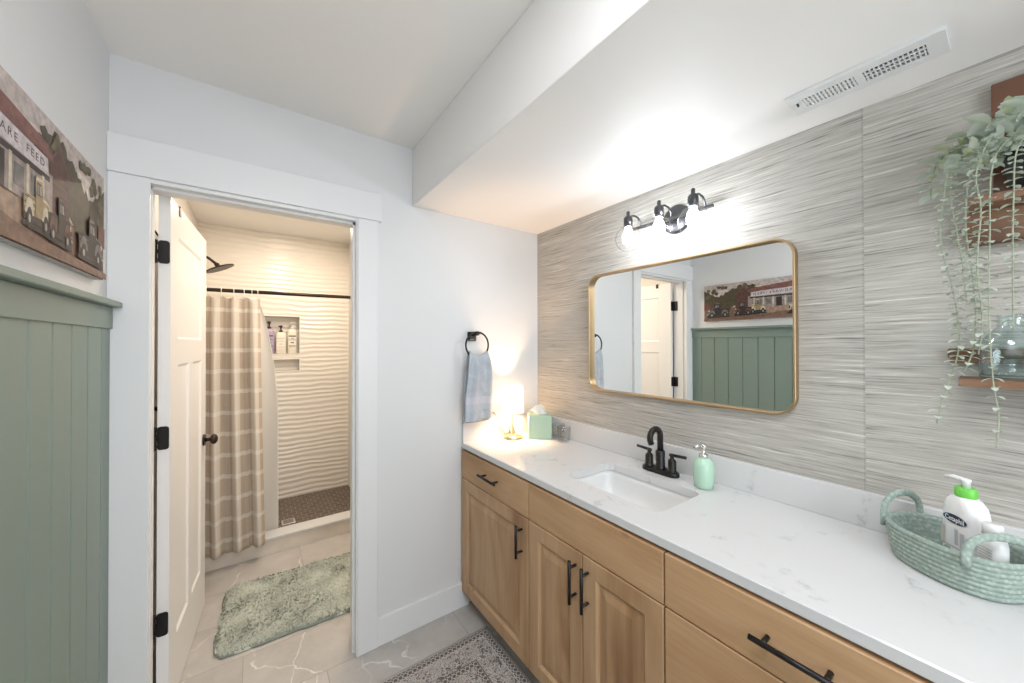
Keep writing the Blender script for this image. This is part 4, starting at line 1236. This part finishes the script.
# ================================================================ SHOWER ROOM OBJECTS
RY, RZ = 1.25, 1.785
rd = thing('curtain_rod', (BXL, RY, RZ), 'dark bronze shower curtain rod spanning the shower opening', 'curtain rod')
mb = MB(); mb.cyl((BXL + .004, RY, RZ - .008), (-.714, RY, RZ + .008), .0125, n=18); build('rod', mb, 'bronze', rd)
for x, s in ((BXL, 1), (-.71, -1)):
    mb = MB(); mb.cyl((x + s * .0005, RY, RZ - s * .008), (x + s * .012, RY, RZ - s * .008), .028, .022, n=22); build('flange', mb, 'bronze', rd)
ringx = [-1.79, -1.715, -1.640, -1.575, -1.520, -1.478, -1.445]
hooks = None
for i, x in enumerate(ringx):
    where = ['beside the shower wall, farthest behind the door', 'second from the shower wall, behind the door', 'third from the wall', 'middle one of the curtain top', 'third from the free curtain edge', 'second from the free curtain edge', 'at the free curtain edge beside the liner'][i]
    if hooks is None:
        mb = MB()
        mb.tube([(.0165 * math.cos(a) * .0, -.0 + .0175 * math.cos(a), .0175 * math.sin(a)) for a in [2 * PI * k / 18 for k in range(18)]], .0022, 8, wrap=True)
        mb.tube([(0, -.008, -.0165), (0, -.014, -.026), (0, -.012, -.038), (0, -.004, -.042), (0, .002, -.036)], .0022, 8)
        hooks = build('curtain_ring', mb, 'white_plastic', origin=None); o = hooks
    else:
        o = hooks.copy(); link(o)
    o.location = (x, RY, RZ - .008 + (x - BXL) * .0142)
    tag(o, 'white curtain ring on the dark rod, ' + where, 'curtain ring', 'curtain rings on the shower rod')
# curtain
CXA, CXB = -1.832, -1.436
ct_top, ct_bot = 1.742, .100
def fold(u, v):
    amp = .024 + .006 * v
    ph = u * 2 * PI * 4.1 + .5 * math.sin(v * 2.2 + u * 3)
    return amp * math.sin(ph) + .012 * math.sin(ph * 2 + 1 + v)
def curtain(u, v):
    # v 0 top .. 1 bottom
    x = CXA + (CXB - CXA) * (u + .012 * math.sin(u * 2 * PI * 4.1 + 1.2)) + .030 * v * u * (.5 + .5 * v)
    y = 1.240 - .095 * min(1, v * 1.25) + fold(u, v) * (.45 + .55 * min(1, v * 4))
    sag = .014 * abs(math.sin(u * PI * 6)) * max(0, 1 - v * 12)
    z = ct_top - sag - (ct_top - ct_bot) * v + .012 * math.sin(u * 30) * v * .5
    return (x, y, z)
mb = MB(); mb.grid(curtain, 150, 60, uvfn=lambda u, v: (u * .86 + .105, v * (ct_top - ct_bot) + .06))
cu = build('shower_curtain', mb, 'curtain', solid=.0015)
tag(cu, 'tan and cream plaid shower curtain drawn to the left behind the door', 'curtain')
def liner(u, v):
    bul = math.sin(min(1, v * 1.9) * PI / 2) ** .8
    xr = -1.432 + .112 * bul
    x = -1.56 + (xr + 1.56) * u
    y = 1.275 + .050 * min(1, v * 1.5) + .012 * math.sin(u * 9 + v * 2) * (1 - .5 * v)
    z = 1.752 - (1.752 - .065) * v - .012 * (1 - u) * (1 - v)
    if u > .8: z -= .05 * ((u - .8) / .2) ** 2 * (1 - v)
    return (x, y, z)
mb = MB(); mb.grid(liner, 24, 50)
ln2 = build('shower_liner', mb, 'liner', solid=.001)
tag(ln2, 'white shower liner hanging just inside the plaid curtain', 'liner')
# shower head
shh = thing('rain_shower', (BXL, 1.70, 2.06), 'dark bronze round rain shower head on a wall arm', 'shower head')
mb = MB(); mb.cyl((BXL + .0005, 1.70, 2.075), (BXL + .010, 1.70, 2.075), .03, .024, n=22); build('flange', mb, 'bronze', shh)
mb = MB(); mb.tube([(BXL + .008, 1.70, 2.075), (-1.775, 1.70, 2.082), (-1.74, 1.70, 2.064), (-1.70, 1.70, 2.030)], .0095, 12); mb.ball((-1.693, 1.70, 2.022), .017, 14); build('arm', mb, 'bronze', shh)
mb = MB(); n_ = Vector((.42, 0, -.907)).normalized(); t1 = Vector((.907, 0, .42)); t2 = Vector((0, 1, 0)); c0 = Vector((-1.683, 1.70, 2.010))
mb.loft([[tuple(c0 + n_ * q + t1 * r * math.cos(2 * PI * k / 40) + t2 * r * math.sin(2 * PI * k / 40)) for k in range(40)] for r, q in ((.014, -.004), (.030, .004), (.085, .010), (.094, .013), (.094, .019), (.088, .021))])
build('spray_disc', mb, 'bronze', shh)
# niche bottles
def pump_bottle(name, x, mat, pumpmat, w, h, label, square=False, ph=.05, wrap_mat='label_grey'):
    t = thing(name, (x, BY + .045, NA0), label, 'bottle', 'pump bottles in the shower niche')
    r = .5 * w * (.35 if square else .48)
    def L_(k, z): return [(x + a, BY + .045 + b, NA0 + z) for a, b in rrect(0, 0, w * k, min(w, .062) * k, r * k, 5)]
    m_ = MB().loft([L_(.93, .001), L_(1, .006), L_(1, h * .86), L_(.88, h * .95), L_(.45, h)])
    build('bottle_body', m_, mat, t)
    m_ = MB(); c = (x, BY + .045, NA0 + h)
    m_.lathe([(.015, -.002), (.015, .014), (.006, .016), (.006, ph * .7), (.012, ph * .72), (.012, ph), (1e-5, ph + .002)], c, 18)
    m_.tube([(x, BY + .045, c[2] + ph * .86), (x - .012, BY + .025, c[2] + ph * .88), (x - .018, BY + .008, c[2] + ph * .8)], [.006, .005, .004], 10)
    build('pump', m_, pumpmat, t)
    m_ = MB(); yy = BY + .045 - min(w, .062) / 2 - .0006
    cols = (-.36 * w, -.18 * w, .18 * w, .36 * w)
    rows_ = [(.22, 0), (.26, 3), (.28, 0), (.31, 3), (.33, 0), (.42, 2), (.46, 0), (.54, 3), (.56, 0), (.60, 2), (.62, 0), (.68, 3), (.73, 0), (.76, 0)]
    for (za, kind_), (zb3, _k) in zip(rows_[:-1], rows_[1:]):
        for ci in range(3):
            ink = kind_ == 3 or (kind_ == 2 and ci == 1)
            m_.poly([(x + cols[ci], yy, NA0 + h * za), (x + cols[ci + 1], yy, NA0 + h * za), (x + cols[ci + 1], yy, NA0 + h * zb3), (x + cols[ci], yy, NA0 + h * zb3)], 1 if ink else 0)
    build('label', m_, [mat, wrap_mat], t)
pump_bottle('shampoo_bottle', -1.356, 'lilac', 'dark_plastic', .078, .225, 'lilac pump bottle with a dark pump, leftmost in the shower niche', ph=.062, wrap_mat='dark_plastic')
pump_bottle('conditioner_bottle', -1.268, 'creambottle', 'dark_plastic', .080, .195, 'cream square shouldered bottle with a dark pump, middle of the shower niche', True, ph=.058, wrap_mat='label_tan')
pump_bottle('body_wash_bottle', -1.182, 'creambottle', 'creambottle', .076, .225, 'tall cream bottle with a cream pump, rightmost in the shower niche', ph=.060, wrap_mat='dark_plastic')
# shower drain plate
dr = thing('shower_drain', (-1.245, 1.53, .048), 'small square metal drain grate in the brown shower floor', 'drain')
mb = MB(); q0 = (-1.245, 1.53)
mb.box(q0[0] - .045, q0[0] + .045, q0[1] - .045, q0[1] + .045, .0483, .0515, c=.001); build('drain_plate', mb, 'chrome', dr)
mb = MB()
for i in range(5): mb.box(q0[0] - .034, q0[0] + .034, q0[1] - .030 + i * .0145, q0[1] - .024 + i * .0145, .0513, .0519)
build('drain_slot_shade', mb, 'hole_shade', dr)  # near-black strips on the plate standing in for shade in the slots
# towel bar behind the door
tbr = thing('towel_bar', (BXL, .55, 1.16), 'black towel bar on the shower room wall behind the open door', 'towel bar')
mb = MB(); mb.cyl((BXL + .055, .28, 1.16), (BXL + .055, .80, 1.16), .009, n=14); build('bar', mb, 'black', tbr)
for y in (.30, .78):
    mb = MB(); mb.cyl((BXL + .0005, y, 1.16), (BXL + .008, y, 1.16), .024, n=20); mb.cyl((BXL + .008, y, 1.16), (BXL + .055, y, 1.16), .008, n=14); build('bracket', mb, 'black', tbr)

# bath mat
bm_ = thing('bath_mat', (-1.2, .6, 0), 'shaggy sage green bath mat on the tile in front of the shower', 'bath mat')
MC = Vector((-1.205, .595, 0)); MW, MD = .80, .57; ang = math.radians(-2.5)
ca, sa = math.cos(ang), math.sin(ang)
def mat_pt(x, y, z=0): return (MC.x + x * ca - y * sa, MC.y + x * sa + y * ca, z)
def edge_w(t): return .010 * math.sin(t * 5 + 1) + .008 * math.sin(t * 11)
pts = []
for i, (x, y) in enumerate(rrect(0, 0, MW, MD, .07, 10)):
    pts.append((x, y))
dense = []
for i in range(len(pts)):
    a, b = pts[i], pts[(i + 1) % len(pts)]
    m_ = max(1, int(math.dist(a, b) / .03))
    for j in range(m_): dense.append((a[0] + (b[0] - a[0]) * j / m_, a[1] + (b[1] - a[1]) * j / m_))
dense = [(x * (1 + edge_w(i * .12) * .6), y * (1 + edge_w(i * .17 + 2))) for i, (x, y) in enumerate(dense)]
mb = MB().loft([[mat_pt(x, y, .0008) for x, y in dense], [mat_pt(x * 1.004, y * 1.004, .008) for x, y in dense], [mat_pt(x * .985, y * .985, .016) for x, y in dense]])
build('mat_base', mb, 'mat_base', bm_)
mb = MB()
def inpoly(x, y, P_=dense):
    c = False; j = len(P_) - 1
    for i in range(len(P_)):
        if (P_[i][1] > y) != (P_[j][1] > y) and x < (P_[j][0] - P_[i][0]) * (y - P_[i][1]) / (P_[j][1] - P_[i][1]) + P_[i][0]: c = not c
        j = i
    return c
rnd = random.Random(3)
NU, NV = 230, 165
def mat_top(u, v):
    x, y = (u - .5) * MW * .995, (v - .5) * MD * .995
    e = min(u, 1 - u) * MW, min(v, 1 - v) * MD
    q = min(e)
    if e[0] < .07 and e[1] < .07:
        q = min(q, max(0., .07 - math.hypot(.07 - e[0], .07 - e[1])))
        d_ = math.hypot(.07 - e[0], .07 - e[1])
        if d_ > .07:
            k = .07 / d_; sx_s, sy_s = (1 if x > 0 else -1), (1 if y > 0 else -1)
            x = sx_s * (MW / 2 * .995 - .07 + (.07 - e[0]) * k); y = sy_s * (MD / 2 * .995 - .07 + (.07 - e[1]) * k)
    i = v * 9 + u * 4
    x *= 1 + edge_w(i) * .6; y *= 1 + edge_w(i * .8 + 2)
    edge = min(1, q / .018) ** .5
    nz = noise.noise(Vector((x * 130, y * 130, 1))) * .5 + noise.noise(Vector((x * 60, y * 60, 7))) * .35 + noise.noise(Vector((x * 9, y * 9, 4))) * .5
    z = .004 + edge * (.017 + .0085 * nz)
    jx, jy = noise.noise(Vector((x * 90, y * 90, 11))), noise.noise(Vector((x * 90, y * 90, 19)))
    p_ = mat_pt(x + jx * .004, y + jy * .004)
    return (p_[0], p_[1], z)
mb.grid(mat_top, NU, NV)
cnt = 0
while cnt < 9000:
    x, y = rnd.uniform(-MW * .53, MW * .53), rnd.uniform(-MD * .54, MD * .54)
    if not inpoly(x, y): continue
    cnt += 1
    fl = noise.noise(Vector((x * 5, y * 5, 3))) * 5
    h = rnd.uniform(.005, .012); w = rnd.uniform(.0020, .0034)
    ld = fl + rnd.uniform(-1.5, 1.5); lean = rnd.uniform(.005, .013)
    dx, dy = math.cos(ld) * lean, math.sin(ld) * lean
    pa = ld + PI / 2 + rnd.uniform(-.5, .5); wx, wy = math.cos(pa) * w, math.sin(pa) * w
    b0 = .016
    mb.add([mat_pt(x - wx, y - wy, b0 - .003), mat_pt(x + wx, y + wy, b0 - .003), mat_pt(x + dx * .45 + wx, y + dy * .45 + wy, b0 + h * .6), mat_pt(x + dx * .45 - wx, y + dy * .45 - wy, b0 + h * .6), mat_pt(x + dx + wx * .6, y + dy + wy * .6, b0 + h), mat_pt(x + dx - wx * .6, y + dy - wy * .6, b0 + h)], [(0, 1, 2, 3), (3, 2, 4, 5)], 0, True)
build('pile', mb, 'mat_pile', bm_, kind='stuff', weld=False)

# rug in front of the vanity
RX0, RX1, RY0, RY1 = -1.13, -.508, -1.50, -.208
mb = MB()
def rugp(u, v):
    x = RX0 + (RX1 - RX0) * u; y = RY0 + (RY1 - RY0) * v
    e = min(u, 1 - u, v, 1 - v)
    return (x, y, .0065 + .0006 * noise.noise(Vector((x * 6, y * 6, 0))) - (.003 if e < .001 else 0))
mb.grid(rugp, 30, 60)
rg = build('rug', mb, rug_mat(RX0, RX1, RY0, RY1), solid=.005)
tag(rg, 'grey and cream oriental patterned rug on the floor in front of the vanity', 'rug')
